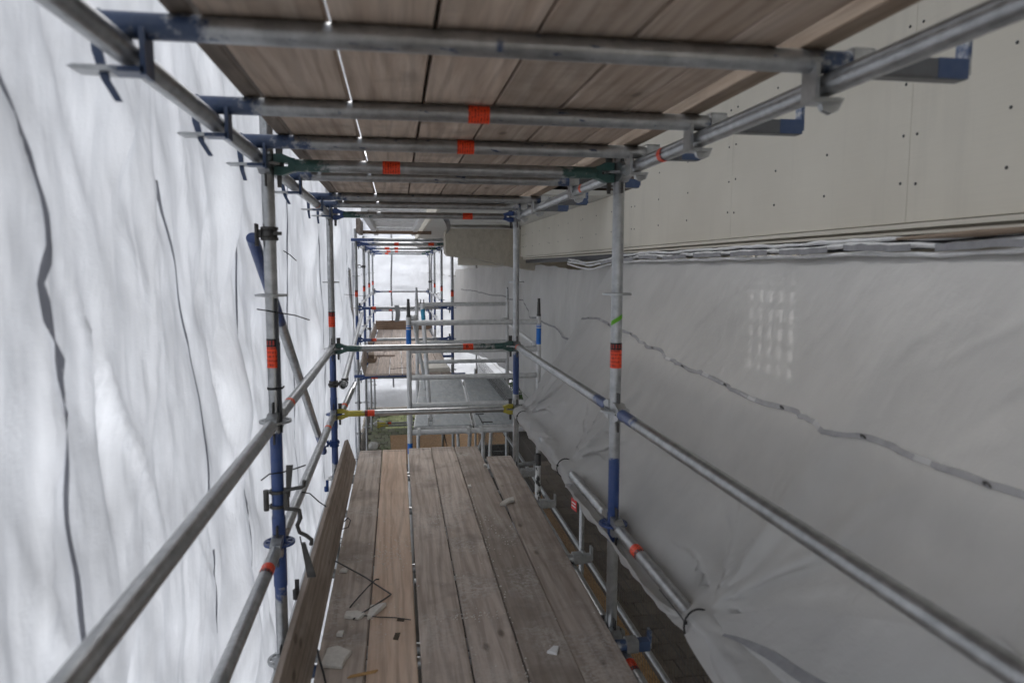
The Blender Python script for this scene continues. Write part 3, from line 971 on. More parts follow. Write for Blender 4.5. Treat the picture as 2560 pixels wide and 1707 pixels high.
# diagonal brace outside the left uprights with its couplers
BX = XL - .085
br = build(MB().tube((XL - .066, Y1 + .01, .115), (XL - .080, Y2 - .03, -1.39), TR, 16, True, [i / 30 for i in range(31)],
           lambda t: (*BLUE, .8) if (t < .24 or t > .86) else (0, 0, 0, 0)), 'diagonal_brace', 'galvanised', sca)
hc = MB()
hc.lathe([(.0250, -.026), (.0300, -.026), (.0300, .026), (.0250, .026)], (XL, Y1, .13), 16)
for q in (-.02, .02): hc.lathe([(.0245, -.005), (.0335, -.005), (.0335, .005), (.0245, .005)], (XL, Y1, .13 + q), 16, smooth=False)
hc.tube((XL + .02, Y1 - .03, .13), (XL + .05, Y1 - .03, .13), .007, 8); hc.box((XL - .036, Y1, .13), (.014, .03, .03)); hc.box((XL - .047, Y1 - .004, .125), (.008, .045, .085))
build(hc, 'coupler', 'dark_steel', br)
put('coupler', COUPB, br, (XL, Y2, -1.335), (0, 0, math.pi))
# spare tube clipped to the far left upright, and a second one with a flattened end
lt = build(MB().pipe((XL + .075, Y2 - .06, -.885), (-.53, 11.2, -.70), TR, .020, 16), 'brace_tube', 'galvanised', sca)
put('coupler', COUP, lt, (XL, Y2, -.875), (0, 0, 0))
mb = MB()
mb.tube((XL + .06, Y2 + .02, -1.09), (XL + .115, Y2 + .34, -.985), TR, 14)
mb.sweep([(XL + .115, Y2 + .34, -.985), (XL + .125, Y2 + .40, -.966), (XL + .135, Y2 + .47, -.945)], [.024, .022, .018], 10, True, .35)
b2 = build(mb, 'brace_tube', 'galvanised', sca)
sticker_on(b2, (XL + .06, Y2 + .02, -1.09), (XL + .115, Y2 + .34, -.985), .2, .03, 'orange_tape')

# open wedge coupler hanging on the left upright
c0 = Vector((XL, Y1, -.925))
mb = MB()
for z in (-.03, .03):
    mb.lathe([(TR + .003, -.006), (TR + .010, -.006), (TR + .010, .006), (TR + .003, .006)], c0 + Vector((0, 0, z)), 16, smooth=False)
mb.tube(c0 + Vector((-.042, -.02, -.042)), c0 + Vector((-.042, -.02, .042)), .011, 10)
mb.box(c0 + Vector((.034, -.01, 0)), (.016, .05, .08))
mb.sweep([c0 + Vector(p) for p in ((.03, -.03, .034), (.05, -.035, .045), (.075, -.03, .048), (.095, -.03, .05), (.106, -.03, .056), (.108, -.03, .078))], .0095, 8, True, .8)
mb.sweep([c0 + Vector(p) for p in ((.03, -.03, -.034), (.062, -.035, -.036), (.086, -.03, -.044), (.090, -.03, -.075), (.076, -.03, -.105), (.084, -.03, -.135), (.11, -.03, -.15), (.13, -.03, -.168), (.128, -.03, -.19))], .0105, 8, True, .8)
oc = build(mb, 'open_coupler', 'dark_steel', sca)
mb = MB()
def slab(pts, hw, hy):
    vs = [Vector(p) + Vector((sx * q, sy * hy, 0)) for p, q in zip(pts, hw) for sx, sy in ((-1, -1), (1, -1), (1, 1), (-1, 1))]
    n = len(pts)
    return vs, [(i * 4 + j, i * 4 + (j + 1) % 4, i * 4 + 4 + (j + 1) % 4, i * 4 + 4 + j) for i in range(n - 1) for j in range(4)] + [(3, 2, 1, 0), tuple(range(4 * n - 4, 4 * n))]
mb.add(*slab([c0 + Vector((.042, -.02, .01)), c0 + Vector((.052, -.02, .14))], [.008, .013], .005))
build(mb, 'wedge', 'dark_steel', oc)
mb = MB()
mb.add(*slab([c0 + Vector((.098, -.04, -.175)), c0 + Vector((.128, -.04, -.32))], [.008, .017], .006))
mb.sweep([c0 + Vector((.086, -.035, -.15)), c0 + Vector((.092, -.04, -.185))], .003, 6)
build(mb, 'wedge', 'dark_steel', oc)
# key of a lower coupler peeping over the toe board
mb = MB()
mb.tube((-.44, 3.0, -1.40), (-.44, 3.0, -1.36), .014, 8); mb.box((-.435, 3.0, -1.34), (.018, .006, .05))
build(mb, 'clip', 'dark_steel', sca)
mb = MB()
mb.tube((-.44, 4.35, -1.36), (-.44, 4.35, -1.33), .014, 8); mb.box((-.435, 4.35, -1.315), (.016, .006, .05))
build(mb, 'clip', 'blue_steel', sca)

# ------------------------------------------------------------------ plank decks
PL = {}
def plank_mesh(w, l, t, mat, ch=.004):
    key = (round(w, 3), round(l, 3), round(t, 3), mat)
    if key not in PL: PL[key] = MB().box((0, 0, 0), (w, l, t), None, ch).mesh('plank', mat)
    return PL[key]
deck = thing('walkway_deck', (.27, 4.2, -1.54), 'plank walkway in the foreground with plaster crumbs lying on its boards', 'walkway')
js = [-.325, -.136, .063, .266, .464, .668, .876]
for i, (a, b) in enumerate(zip(js, js[1:])):
    y1 = [5.89, 5.88, 5.91, 5.93, 5.90, 5.57][i]
    g = [.003, .004, .005, .003, .004, .003][i]
    ga = .012 if i == 2 else .003
    y0 = 1.2
    w = b - a - g - ga
    dz = [0, .002, 0, -.002, .001, -.004][i]
    rz = [0, 0, -.002, 0, .001, -.012][i]
    p = put('plank', plank_mesh(w, y1 - y0, .03, 'fresh_wood' if i == 1 else 'weathered_wood'), deck, ((a + ga + b - g) / 2, (y0 + y1) / 2, -1.525 + dz), (0, 0, rz),
            label='lighter, newer plank' if i == 1 else None)
    # corrugated nail band near the far end
    n = 18
    zz = -.0 + .0155
    pts = [(-w / 2 + .012 + (w - .024) * j / n, (y1 - y0) / 2 - .045 + .006 * (-1) ** j, zz) for j in range(n + 1)]
    mb = MB()
    P = [[(x, y - .004, z) for x, y, z in pts], [(x, y + .004, z) for x, y, z in pts]]
    mb.grid(P, False)
    put('end_band', mb.mesh('end_band', 'dark_steel'), p, (0, 0, 0), world=False)

over = thing('overhead_deck', (.2, 3.3, .466), 'underside of the plank deck overhead resting on the cross bearers', 'deck')
zu = ZBU + TR + .001
uj = [(-.352, -.128), (-.117, .078), (.086, .282), (.290, .481), (.490, .683), (.690, .802)]
for i, (a, b) in enumerate(uj):
    y0, y1 = .2, [5.75, 5.72, 5.78, 5.74, 5.70, 5.76][i]
    put('plank', plank_mesh(b - a, y1 - y0, .034, 'under_wood', .003), over, ((a + b) / 2, (y0 + y1) / 2, zu + .017 + rnd.uniform(0, .0015)), (0, 0, rnd.uniform(-.0012, .0012)))
build(MB().box((.343, 2.95, zu + .039), (.915, 5.3, .004)), 'light_block', 'dark_tarp', over)  # unseen dark sheet added on the planks to block light at their joints
put('plank', plank_mesh(.044, 5.3, .15, 'toe_wood', .003), over, (-.392, 2.95, zu + .076), (0, R(-4), 0), label='board standing on edge along the outer side')
bt = MB().box((0, 0, 0), (.06, 5.2, .055), None, .003).mesh('batten', 'batten_wood')
tag(put('timber_batten', bt, None, (.892, 2.75, zu + .028), (0, 0, -.004)), 'sawn timber batten lying along the right-hand top rail beside the overhead planks', 'batten')

toe = put('toe_board', MB().box((0, 0, 0), (.028, 4.7, .195), None, .003).mesh('toe_board', 'toe_wood'), None, (-.372, 3.17, -1.418), (0, R(-18), R(0.0)))
tag(toe, 'dark weathered toe board leaning outward along the left edge of the walkway', 'toe board')

# ------------------------------------------------------------------ sheeting
def nz(x, y, z=0.0): return noise.noise(Vector((x, y, z)))
def seg_dist(px, py, a):
    (x0, y0), (x1, y1) = a[0], a[1]
    dx, dy = x1 - x0, y1 - y0
    t = max(0.0, min(1.0, ((px - x0) * dx + (py - y0) * dy) / (dx * dx + dy * dy)))
    return math.hypot(px - x0 - t * dx, py - y0 - t * dy), t
rc = random.Random(21)
LCREASE = []
for q in range(110):
    y0 = rc.uniform(.9, 9.5) if q > 45 else rc.uniform(1.2, 3.2)
    z0 = rc.uniform(-2.2, .9)
    L = rc.uniform(.25, .9)
    a = rc.gauss(0, .38)
    LCREASE.append(((y0, z0), (y0 + L * math.sin(a), z0 - L * math.cos(a)), rc.choice((-1, 1)) * rc.uniform(.008, .022), rc.uniform(.010, .022)))
RCREASE = []
for q in range(46):
    y0, t0 = rc.uniform(.5, 5.2), rc.uniform(.02, .75)
    L = rc.uniform(.15, .55)
    a = rc.gauss(.55, .3)
    RCREASE.append(((y0, t0 * 1.3), (y0 + L * math.sin(a), t0 * 1.3 + L * math.cos(a)), rc.choice((-1, 1)) * rc.uniform(.006, .015), rc.uniform(.008, .016)))
def crease(lst, u, v):
    d = 0.0
    for c in lst:
        if abs(u - c[0][0]) > 1.2 or abs(v - c[0][1]) > 1.2: continue
        q, t = seg_dist(u, v, c)
        if q < c[3] * 4: d += c[2] * math.exp(-q / c[3]) * math.sin(math.pi * (.08 + .84 * t))
    return d
def left_x(y, z):
    x = -.655 - max(0, y - 6) * .012
    x += .030 * nz(y * 1.0, z * 1.1, 3.1) + .016 * nz(y * 2.6 + 1.2 * z, z * 2.0, 8.2)
    x += .012 * nz(y * 6 + 3.0 * z, z * 3.4, 1.7) + .006 * nz(y * 14 + 5 * z, z * 5.6, 5.5)
    x += crease(LCREASE, y, z)
    a = y * 2.6 + z * 1.1
    x += .020 * (.30 - abs(nz(a, z * .5 - y * .2, 14.0))) + .012 * (.3 - abs(nz(y * 4.5 - z * 1.2, z * .8, 31.0)))
    for yk in (Y1, Y2, 8.2):
        q = math.exp(-((y - yk + .02) / .10) ** 2)
        x += q * (.055 + .028 * math.cos((z - .32) * 7.2))
    return x
def grid_sheet(fx, ys, zs): return [[(fx(y, z), y, z) for z in zs] for y in ys]
ys = [-.9 + i * .06 for i in range(30)] + [.9 + i * .016 for i in range(290)] + [5.54 + i * .035 for i in range(197)]
zs = [G + .02 + i * .08 for i in range(18)] + [-2.34 + i * .035 for i in range(98)] + [1.09 + i * .10 for i in range(32)]
shl = thing('sheeting', (-.655, 5, G), 'bright backlit white sheeting hanging down the left side of the scaffold', 'sheeting')
build(MB().grid(grid_sheet(left_x, ys, zs)), 'fabric', 'sheeting', shl)
def left_band(path, w, mat='band_translucent', off=.004, seg=.03):
    """reinforcing band of the sheet: path gives (y, z) points"""
    P = []
    pts = []
    for (ya, za), (yb, zb) in zip(path, path[1:]):
        n = max(2, int(abs(zb - za) / seg))
        for i in range(n): pts.append((ya + (yb - ya) * i / n, za + (zb - za) * i / n))
    pts.append(path[-1])
    for i, (y, z) in enumerate(pts):
        ww = w * (.9 + .25 * nz(z * 4, y, 2))
        P.append([(left_x(y - ww / 2, z) + off, y - ww / 2, z), (left_x(y, z) + off + .001, y, z), (left_x(y + ww / 2, z) + off, y + ww / 2, z)])
    build(MB().grid(P), 'eyelet_band', mat, shl)
left_band([(1.30, .46), (1.36, .33), (1.44, .21), (1.47, .13), (1.478, .04), (1.44, -.03), (1.45, -.1), (1.485, -.18), (1.485, -.38), (1.50, -.6), (1.50, -.9), (1.52, -1.4)], .026)
left_band([(2.13, .24), (2.16, .15), (2.27, -.06), (2.37, -.25), (2.44, -.44), (2.47, -.60), (2.49, -.82)], .021)
left_band([(2.53, -.98), (2.55, -1.1), (2.56, -1.3)], .018)
left_band([(3.06, .55), (3.07, .2), (3.10, -.2), (3.08, -.6), (3.07, -1.0), (3.10, -1.6)], .030)
left_band([(3.92, .5), (3.95, 0), (3.99, -.5), (3.98, -1.0), (4.02, -1.6)], .02)
left_band([(4.5, .5), (4.55, 0), (4.6, -.5), (4.6, -1.2), (4.62, -1.7)], .035)
left_band([(6.3, .5), (6.36, -.2), (6.4, -1.0), (6.45, -1.9)], .035)
left_band([(8.6, .5), (8.6, -.5), (8.7, -1.5), (8.7, -2.6)], .04)
left_band([(10.4, .3), (10.5, -1.0), (10.5, -2.8)], .05)

# right-hand sheeting: from the facade down to the rail, gathered there with ties
TIES = [(.55), 1.99, 3.77, 5.11]
YS1 = 5.36
def tie_near(y):
    return 1.0 if y > TIES[-1] else max(math.exp(-((y - t) / .12) ** 2) for t in TIES)
def right_pt(y, t):
    """t 0..1 from the top hem to the rail, 1..2 round the rail"""
    far = max(0, y - 5.0)
    sag = .055 * math.exp(-((y - 6.0) / .6) ** 2) + .012 * nz(y * 1.7, 2.2)
    top = Vector((XW - .035 - .0 * far, y, .055 - sag))
    k_ = tie_near(y)
    wrap = 1.0 if y > 3.62 else (0.0 if 2.35 < y < 3.55 else .55)
    if 3.55 <= y <= 3.62: wrap = (y - 3.55) / .07
    if y <= 2.35: wrap = max(0.0, min(1.0, (2.2 - y) / .25))
    A = Vector((1.02 - .055 * k_, y, -1.045 + .015 * wrap - .02 * k_))
    if t <= 1:
        p = top.lerp(A, t)
        bul = math.sin(math.pi * min(1, t)) 
        n = Vector((-.83, 0, -.55)).normalized()
        d = .03 * nz(y * .9, t * 1.3, 4) * bul + .012 * nz(y * 2.6 + 2.5 * t, t * 2.2, 7) * min(1, t * 4)
        d += .010 * (.35 - abs(nz(y * 2.6 + 4.2 * t, t * .9, 12.0))) * min(1, t * 3) + .006 * (.3 - abs(nz(y * 5.5 - 3.2 * t, t * 1.3, 22.0)))
        d += -.05 * math.sin(math.pi * t) * (.4 + t) + crease(RCREASE, y, t * 1.3)
        for q in TIES:
            dy, dt = y - q, (1 - t) * 1.25
            r = math.hypot(dy, dt) + 1e-4
            th = math.atan2(dy, dt)
            w1 = th * 4.5 + q * 3 + .5 * nz(r * 5, q)
            w2 = th * 9 + q * 5 + .6 * nz(r * 7, q + 3)
            d += .19 * (.6 - abs(math.sin(w1)) ** .6) * math.exp(-r / .33) * min(1, r / .16)
            d += .085 * (.6 - abs(math.sin(w2)) ** .6) * math.exp(-r / .28) * min(1, r / .06)
        return p + n * d
    s_ = t - 1
    over = [Vector((.985, 0, -1.05)), Vector((.935, 0, -1.062)), Vector((.890, 0, -1.082)), Vector((.876, 0, -1.115)), Vector((.880, 0, -1.150)), Vector((.92, 0, -1.172)), Vector((.97, 0, -1.15))]
    under = [Vector((.985, 0, -1.095)), Vector((.972, 0, -1.150)), Vector((.945, 0, -1.178)), Vector((.915, 0, -1.183)), Vector((.890, 0, -1.172)), Vector((.872, 0, -1.150)), Vector((.866, 0, -1.128))]
    tie = [Vector((.96, 0, -1.06)), Vector((.93, 0, -1.062)), Vector((.885, 0, -1.085)), Vector((.874, 0, -1.115)), Vector((.885, 0, -1.145)), Vector((.92, 0, -1.158)), Vector((.95, 0, -1.14))]
    i = min(5, int(s_ * 6)); f = s_ * 6 - i
    def at(l): return l[i].lerp(l[i + 1], f)
    v = at(under).lerp(at(over), wrap).lerp(at(tie), min(1, k_ * 1.02))
    j = (.028 * nz(y * 4, s_ * 3, 9) + .020 * (.3 - abs(nz(y * 7, s_ * 6, 19)))) * (1 - .8 * k_) * min(1, s_ * 5)
    return Vector((v.x + j, y, v.z - .5 * abs(j) - .03 * (1 - k_) * s_ * (1 - s_) * 4 * nz(y * 1.3, 3.3)))
def right_smooth(y, t): return right_pt(y, t)
ys = [.25 + i * .02 for i in range(int((YS1 - .25) / .02) + 1)]
tt = [i / 84 for i in range(85)] + [1 + i / 24 for i in range(1, 25)]
shr = thing('sheeting', (1.3, 3.5, -1.2), 'grey-white sheeting sloping from the facade to the right-hand guard rail, knotted with ties', 'sheeting')
build(MB().grid([[right_pt(y, t) for t in tt] for y in ys]), 'fabric', 'sheeting_grey', shr)
# eyelet band across it, broken into dashes
def right_band(path, w, parent, dash, off=.006):
    pts = []
    for (ya, ta), (yb, tb) in zip(path, path[1:]):
        n = max(2, int(math.hypot(yb - ya, (tb - ta) * 1.25) / .03))
        for i in range(n): pts.append((ya + (yb - ya) * i / n, ta + (tb - ta) * i / n))
    pts.append(path[-1])
    n = Vector((-.83, 0, -.55)).normalized() * off
    acc, run = 0.0, []
    cuts = 0
    def flush(run, mat):
        if len(run) < 2: return
        P = []
        for i, (y, t) in enumerate(run):
            P.append([right_pt(y, t - w / 2.5) + n, right_pt(y, t + w / 2.5) + n])
        build(MB().grid(P), 'eyelet_band', mat, parent)
    i = 0
    while i < len(pts) - 1:
        k1 = min(len(pts) - 1, i + dash)
        flush(pts[i:k1 + 1], 'grey_band')
        k2 = min(len(pts) - 1, k1 + 2)
        flush(pts[k1:k2 + 1], 'white_band')
        # eyelet
        y, t = pts[(i + k1) // 2]
        c = right_pt(y, t) + n * 1.4
        mb = MB().lathe([(.005, 0), (.012, 0), (.012, .002), (.005, .002)], c, 12, n)
        build(mb, 'eyelet', 'dark_steel', parent)
        i = k2
right_band([(5.3, .405), (5.1, .39), (4.9, .395), (4.2, .445), (3.4, .49), (2.6, .52), (1.9, .53), (1.2, .53), (.3, .52)], .019, shr, 13)
# loose flap fanning out from the first tie towards the camera
def flap_pt(s_, u):
    y = 1.965 - 1.7 * s_
    k_ = min(1.0, s_ * 1.9)
    b = Vector((.858 + .03 * s_, y, -1.118 - .09 * k_ - .05 * s_))
    n = Vector((-.83, 0, -.55)).normalized()
    a = right_pt(y, 1 - .26 * min(1.0, s_ * 2.2)) + n * .02
    p = b.lerp(a, u)
    w = u * 11.0 + 1.3 * math.sin(s_ * 4) + .8 * nz(s_ * 3, u * 2, 5)
    return p + n * (.085 * (k_ ** .7) * (.55 - abs(math.sin(w * .5)) ** .6) * (1 - .7 * u) + .030 * k_ * (1 - u))
build(MB().grid([[flap_pt(i / 60, j / 48) for j in range(49)] for i in range(61)]), 'loose_flap', 'sheeting_grey', shr)
build(MB().grid([[flap_pt(.06 + .94 * i / 40, .50 + .03 * i / 40) + Vector((-.005, 0, -.003)), flap_pt(.06 + .94 * i / 40, .555 + .03 * i / 40) + Vector((-.005, 0, -.003))] for i in range(41)]), 'eyelet_band', 'grey_band', shr)
# rolled top hem
def hem_path(dx, dz, amp, seed): return [Vector((XW - .045 + dx + amp * nz(y * 3, seed), y, .075 + dz - .055 * math.exp(-((y - 6.0) / .6) ** 2) + amp * nz(y * 2.3, seed + 5) + .5 * amp * nz(y * 9, seed))) for y in [.25 + i * .05 for i in range(131)]]
for (dx, dz, am, sd_, r0) in ((-.008, -.026, .007, 1, .013), (-.004, .004, .013, 4, .015), (.004, .026, .012, 9, .012)):
    build(MB().sweep(hem_path(dx, dz, am, sd_), [r0 * (1 + .55 * nz(q * .31, sd_) + .35 * nz(q * .9, sd_ + 2)) for q in range(131)], 9, True, .62), 'rolled_hem', 'sheet_roll', shr)
hp = hem_path(-.02, -.004, .010, 4)
for i in range(0, 108, 9):
    seg = hp[i:i + 8]
    seg = [p + Vector((-.004, 0, .004 * nz(i, j_ * .8))) for j_, p in enumerate(seg)]
    P = [[p + Vector((-.008, 0, -.012 - .006 * nz(j + i, 3))), p + Vector((-.010, 0, .010 + .006 * nz(j * .7, i)))] for j, p in enumerate(seg)]
    build(MB().grid(P), 'eyelet_band', 'grey_band', shr)
build(MB().sweep([(XW - .055, 1.5, .106), (XW - .065, 1.8, .102), (XW - .05, 2.15, .10)], [.012, .018, .008], 7, True, .6), 'sawn_slat', 'batten_wood', shr)

# ties round the gathered sheet
for i, (y, lb) in enumerate(zip(TIES[1:], ('black cable tie cinching the sheet to the rail nearest the camera', 'cable tie knotting the sheet to the rail between the two right-hand posts', 'cable tie holding the sheet at the far right-hand post'))):
    c = Vector((.917, y, -1.11))
    mb = MB()
    pts = [c + Vector((math.cos(a) * .050, math.sin(a * 1.0) * .010, math.sin(a) * .052)) for a in [2 * math.pi * j / 22 for j in range(23)]]
    mb.sweep(pts, .0032, 6, False)
    mb.box(c + Vector((-.048, -.004, .02)), (.010, .010, .010))
    if i == 0: mb.sweep([c + Vector((-.048, 0, .02)), c + Vector((-.050, .10, .025)), c + Vector((-.046, .22, .022))], .0022, 6)
    tag(build(mb, 'cable_tie', 'black_plastic', None, c), lb, 'cable tie', 'ties on the right-hand sheet')

# second right-hand sheet beyond the tower and the closing sheet at the far end
def far_right(y, t):
    z0 = .045 - .062 * math.exp(-((y - 7.0) / 1.5) ** 2) - .012 * max(0, y - 10) + .012 * nz(y * 2, 1)
    xt = 1.655 + .085 * min(2.8, max(0, y - 5.2)) - .09 * max(0, y - 10.5)
    top = Vector((xt, y, z0))
    bot = Vector((xt - .14, y, max(-1.95, -1.6 - .38 * max(0, 10.4 - y) - .06 * max(0, y - 12.5))))
    p = top.lerp(bot, t)
    d = .05 * nz(y * 1.2, t * 2, 3) + .03 * nz(y * 3 + 3 * t, t * 3, 6) + .012 * nz(y * 8 + 6 * t, t * 2, 2)
    return p + Vector((-.95, 0, -.2)) * d
ys = [5.22 + i * .06 for i in range(int((16.6 - 5.22) / .06))]
sh2 = thing('sheeting', (1.4, 11, -1.5), 'thin grey sheeting hanging along the passage behind the aluminium tower', 'sheeting')
build(MB().grid([[far_right(y + .25 * math.sin(t * 5) * max(0, (y - 15)) * .6, t) for t in [i / 40 for i in range(41)]] for y in ys]), 'fabric', 'sheeting_grey', sh2)
P = [(y, .40 + .04 * nz(y * .9, 4) - .016 * (y - 6)) for y in [5.25 + i * .06 for i in range(172)]]
build(MB().grid([[far_right(y, t - .006) + Vector((-.008, 0, 0)), far_right(y, t + .006) + Vector((-.008, 0, 0))] for y, t in P]), 'eyelet_band', 'grey_band', sh2)

YE = 19.75
def end_y(x, z):
    return YE + .06 * nz(x * 1.1, z * .9, 2) + .035 * nz(x * 1.4, z * 4, 6) + .02 * nz(x * 3, z * 9, 1) - .9 * max(0, (-3.35 - z)) ** 1.3
xs = [-1.0 + i * .06 for i in range(95)]
zs2 = [G + .015 + i * .05 for i in range(int((3.0 - G) / .05))]
she = thing('sheeting', (.5, YE, G), 'white sheeting closing the far end of the scaffold passage', 'sheeting')
build(MB().grid([[(x, end_y(x, z), z) for z in zs2] for x in xs]), 'fabric', 'sheeting_end', she)
for x0 in (-.13, .95, 2.2, 3.1):
    zz = [1.2 - i * .1 for i in range(46)]
    build(MB().grid([[(x0 - .02 + .03 * nz(z, x0), end_y(x0, z) - .012, z), (x0 + .022 + .03 * nz(z, x0), end_y(x0, z) - .012, z)] for z in zz]), 'eyelet_band', 'grey_band', she)
# return of the left sheet up to the far end
def left2_x(y, z): return -.86 + .04 * nz(y * 1.1, z * .5, 9) + .02 * nz(y * 4, z, 2)
ys = [12.2 + i * .08 for i in range(97)]
zs = [G + .02 + i * .06 for i in range(int((4.2 - G) / .06))]
shf = thing('sheeting', (-.86, 16, G), 'narrow strip of white sheeting along the left of the far scaffold bays', 'sheeting')
build(MB().grid(grid_sheet(left2_x, ys, zs)), 'fabric', 'sheeting', shf)

# ties and loose ends on the left sheet
def wire(name, pts, r, label, cat='cable tie', mat='black_plastic', group=None):
    c = Vector(pts[0])
    return tag(build(MB().sweep(pts, r, 6), name, mat, None, c), label, cat, group)
wire('cable_tie', [(XL - .05, 2.86, -.160), (XL - .02, Y1 - .035, -.165), (XL + .03, Y1 - .03, -.175), (XL + .07, Y1 + .12, -.195), (XL + .11, Y1 + .26, -.225)], .0028, 'black tie wire around the near left upright level with its rosette', group='ties on the left-hand sheet')
wire('cable_tie', [(XL - .055, 2.85, -.835), (XL - .025, Y1 - .03, -.815), (XL + .02, Y1 - .035, -.81), (XL + .07, Y1 + .03, -.813), (XL + .10, Y1 + .08, -.815)], .0028, 'black tie on the blue part of the near left upright', group='ties on the left-hand sheet')
wire('cable_tie', [(XL + .02, Y1 + .55, -1.075), (XL + .05, Y1 + .6, -1.10), (XL + .09, Y1 + .62, -1.15), (XL + .12, Y1 + .66, -1.19)], .003, 'thin tie hanging from the lower left guard rail by the toe board', group='ties on the left-hand sheet')
for i, (y, z, dx, dz) in enumerate([(4.46, .10, .07, -.06), (7.2, -1.95, .22, -.10), (8.3, -2.2, .25, -.05), (9.6, -.35, .3, -.03)]):
    wire('cable_tie', [(left_x(y, z), y, z), (left_x(y, z) + dx * .5, y + .02, z + dz * .4), (left_x(y, z) + dx, y + .03, z + dz)], .003,
         ['loose tie end poking from the left sheet high up between the left uprights', 'loose tie end low on the left sheet past the walkway', 'loose tie end at the lowest part of the left sheet', 'loose tie end on the left sheet beside the far posts'][i], group='ties on the left-hand sheet')

# ------------------------------------------------------------------ far scaffold
FX0, FX1 = -.62, .875
FY = [11.35, 14.05, 16.65, 19.2]
FZ = [.37, -.13, -.63, -1.13, -1.63, -2.13, -2.63, -3.13, -3.63]
far = thing('scaffold', (0, 14, G), 'distant scaffold bays beyond the tower with red stickers on thin posts', 'scaffold')
for i, y in enumerate(FY):
    for x in (FX0, FX1):
        u = upright(far, x, y, G, .6, FZ, [(-1.45, -.60)] if (i + (x > 0)) % 3 else [(-1.45, -.72)])
        if not (i == 3 and x > 0): post_sticker(u, x, y, -.40, .105)
    ledger(far, (FX0, y, FZ[0]), (FX1, y, FZ[0]), ('b', 'b'), 'transom', (BLUE, GREEN), [(.78 if i == 0 else .3, .09, 'sticker_print'), (.42, .07, 'sticker_print')] if i < 3 else [(.25, .09, 'sticker_print')])
    ledger(far, (FX0, y, FZ[4] - .1), (FX1, y, FZ[4] - .1), ('b', 'b'), 'transom', (BLUE, BLUE), [(.17, .10, 'orange_tape')] if i == 0 else [])
for y, z in ((FY[0], FZ[2]), (FY[0], FZ[3]), (FY[3], FZ[2]), (FY[3], FZ[3])):
    ledger(far, (FX0, y, z), (FX1, y, z), ('b', 'b'), 'transom', (BLUE, BLUE if y < 12 else None), [(.17 if y < 12 else .3, .085, 'sticker_header')])
for x in (FX0, FX1):
    for z in (FZ[0], FZ[2], FZ[3], FZ[4]):
        for ya, yb in zip(FY, FY[1:]):
            if x > 0 and z < -.5 and ya < 13: continue
            ledger(far, (x, ya, z), (x, yb, z), (None, None), 'ledger')
for z in (FZ[8], FZ[8] - .06):
    ledger(far, (FX0 + .1, FY[2], z), (FX1, FY[2], z), ('y', 'y'), 'transom', (YEL, None), [(.22, .09, 'sticker_header')] if z == FZ[8] else [])
for i, y in enumerate((11.05, 12.5, 13.4, 15.2)):
    build(MB().tube((FX0 - .05, y, FZ[0] + .05), (1.05, y, FZ[0] + .05), TR, 12, True, [0, .1, .3, .7, .9, 1], lambda t: (*BLUE, .7 if t < .15 else 0)), 'board_bearer', 'galvanised', far)
    build(MB().tube((FX0 - .05, y + .12, -1.68), (1.06, y + .12, -1.68), TR, 12, True, [0, .1, .3, .7, .9, 1], lambda t: (*BLUE, .95)), 'board_bearer', 'galvanised', far)
b3 = build(MB().tube((-.70, 10.9, -.02), (-.76, 12.9, -1.5), TR, 12), 'diagonal_brace', 'galvanised', far)
for x, y, z in ((FX0, FY[1], .02), (FX1, FY[3], -.37), (FX1, FY[2], -.62), (FX0, FY[2], -1.4)):
    put('coupler', COUP, b3, (x, y, z), (0, 0, math.pi if x < 0 else 0))

fdk = thing('far_deck', (.1, 15, -1.66), 'plank deck of the distant scaffold framed by toe boards', 'deck')
w7 = [-.50, -.33, -.13, .07, .27, .47, .67, .83]
for i, (a, b) in enumerate(zip(w7, w7[1:])):
    for ya, yb, dz in ((11.0, 13.62, 0.0), (13.64, 19.0, 0.0)):
        put('plank', plank_mesh(b - a - .008, yb - ya - rnd.uniform(0, .03), .03, 'far_wood'), fdk, ((a + b) / 2, (ya + yb) / 2, -1.64 + dz + rnd.uniform(-.002, .002)), (0, 0, rnd.uniform(-.003, .003)))
tb = MB().box((0, 0, 0), (.028, 2.4, .2), None, .003).mesh('toe_board', 'toe_wood')
tb2 = MB().box((0, 0, 0), (.028, 4.6, .2), None, .003).mesh('toe_board', 'toe_wood')
tag(put('toe_board', tb, None, (-.555, 12.2, -1.545), (0, R(-14), R(1.5))), 'short toe board at the near left corner of the distant deck', 'toe board')
tag(put('toe_board', tb2, None, (-.55, 16.5, -1.545), (0, R(-10), 0)), 'toe board along the left side of the distant deck, behind the short one', 'toe board')
tag(put('toe_board', MB().box((0, 0, 0), (1.45, .028, .24), None, .003, axis=0).mesh('toe_board', 'cross_wood'), None, (.17, 18.95, -1.505)), 'brown toe board across the far end of the distant deck', 'toe board')
for i, (x, w) in enumerate(((-.35, .2), (-.15, .2))):
    tag(put('loose_plank', plank_mesh(w - .006, 1.9, .035, 'far_wood'), None, (x, 14.1, -1.606), (0, 0, .004 * i)), ['loose plank laid on the distant deck beside the toe board', 'loose plank laid on the distant deck, second from the toe board'][i], 'plank', 'loose planks on the distant deck')
tag(put('timber_block', MB().box((0, 0, 0), (.13, .42, .07), None, .004).mesh('timber_block', 'batten_wood'), None, (-.44, 12.55, -1.59), (0, 0, R(-3))), 'lower of two pale timber blocks stacked by the distant toe board', 'block')
tag(put('timber_block', MB().box((0, 0, 0), (.10, .46, .06), None, .004).mesh('timber_block', 'batten_wood'), None, (-.46, 12.62, -1.524), (0, 0, R(2))), 'upper of two pale timber blocks stacked by the distant toe board', 'block')
tag(put('insulation_board', MB().box((0, 0, 0), (.40, .50, .06), None, .004).mesh('insulation_board', 'foam'), None, (.60, 11.35, -1.594), (R(0), 0, R(3))), 'cream insulation board lying at the near right corner of the distant deck', 'board')
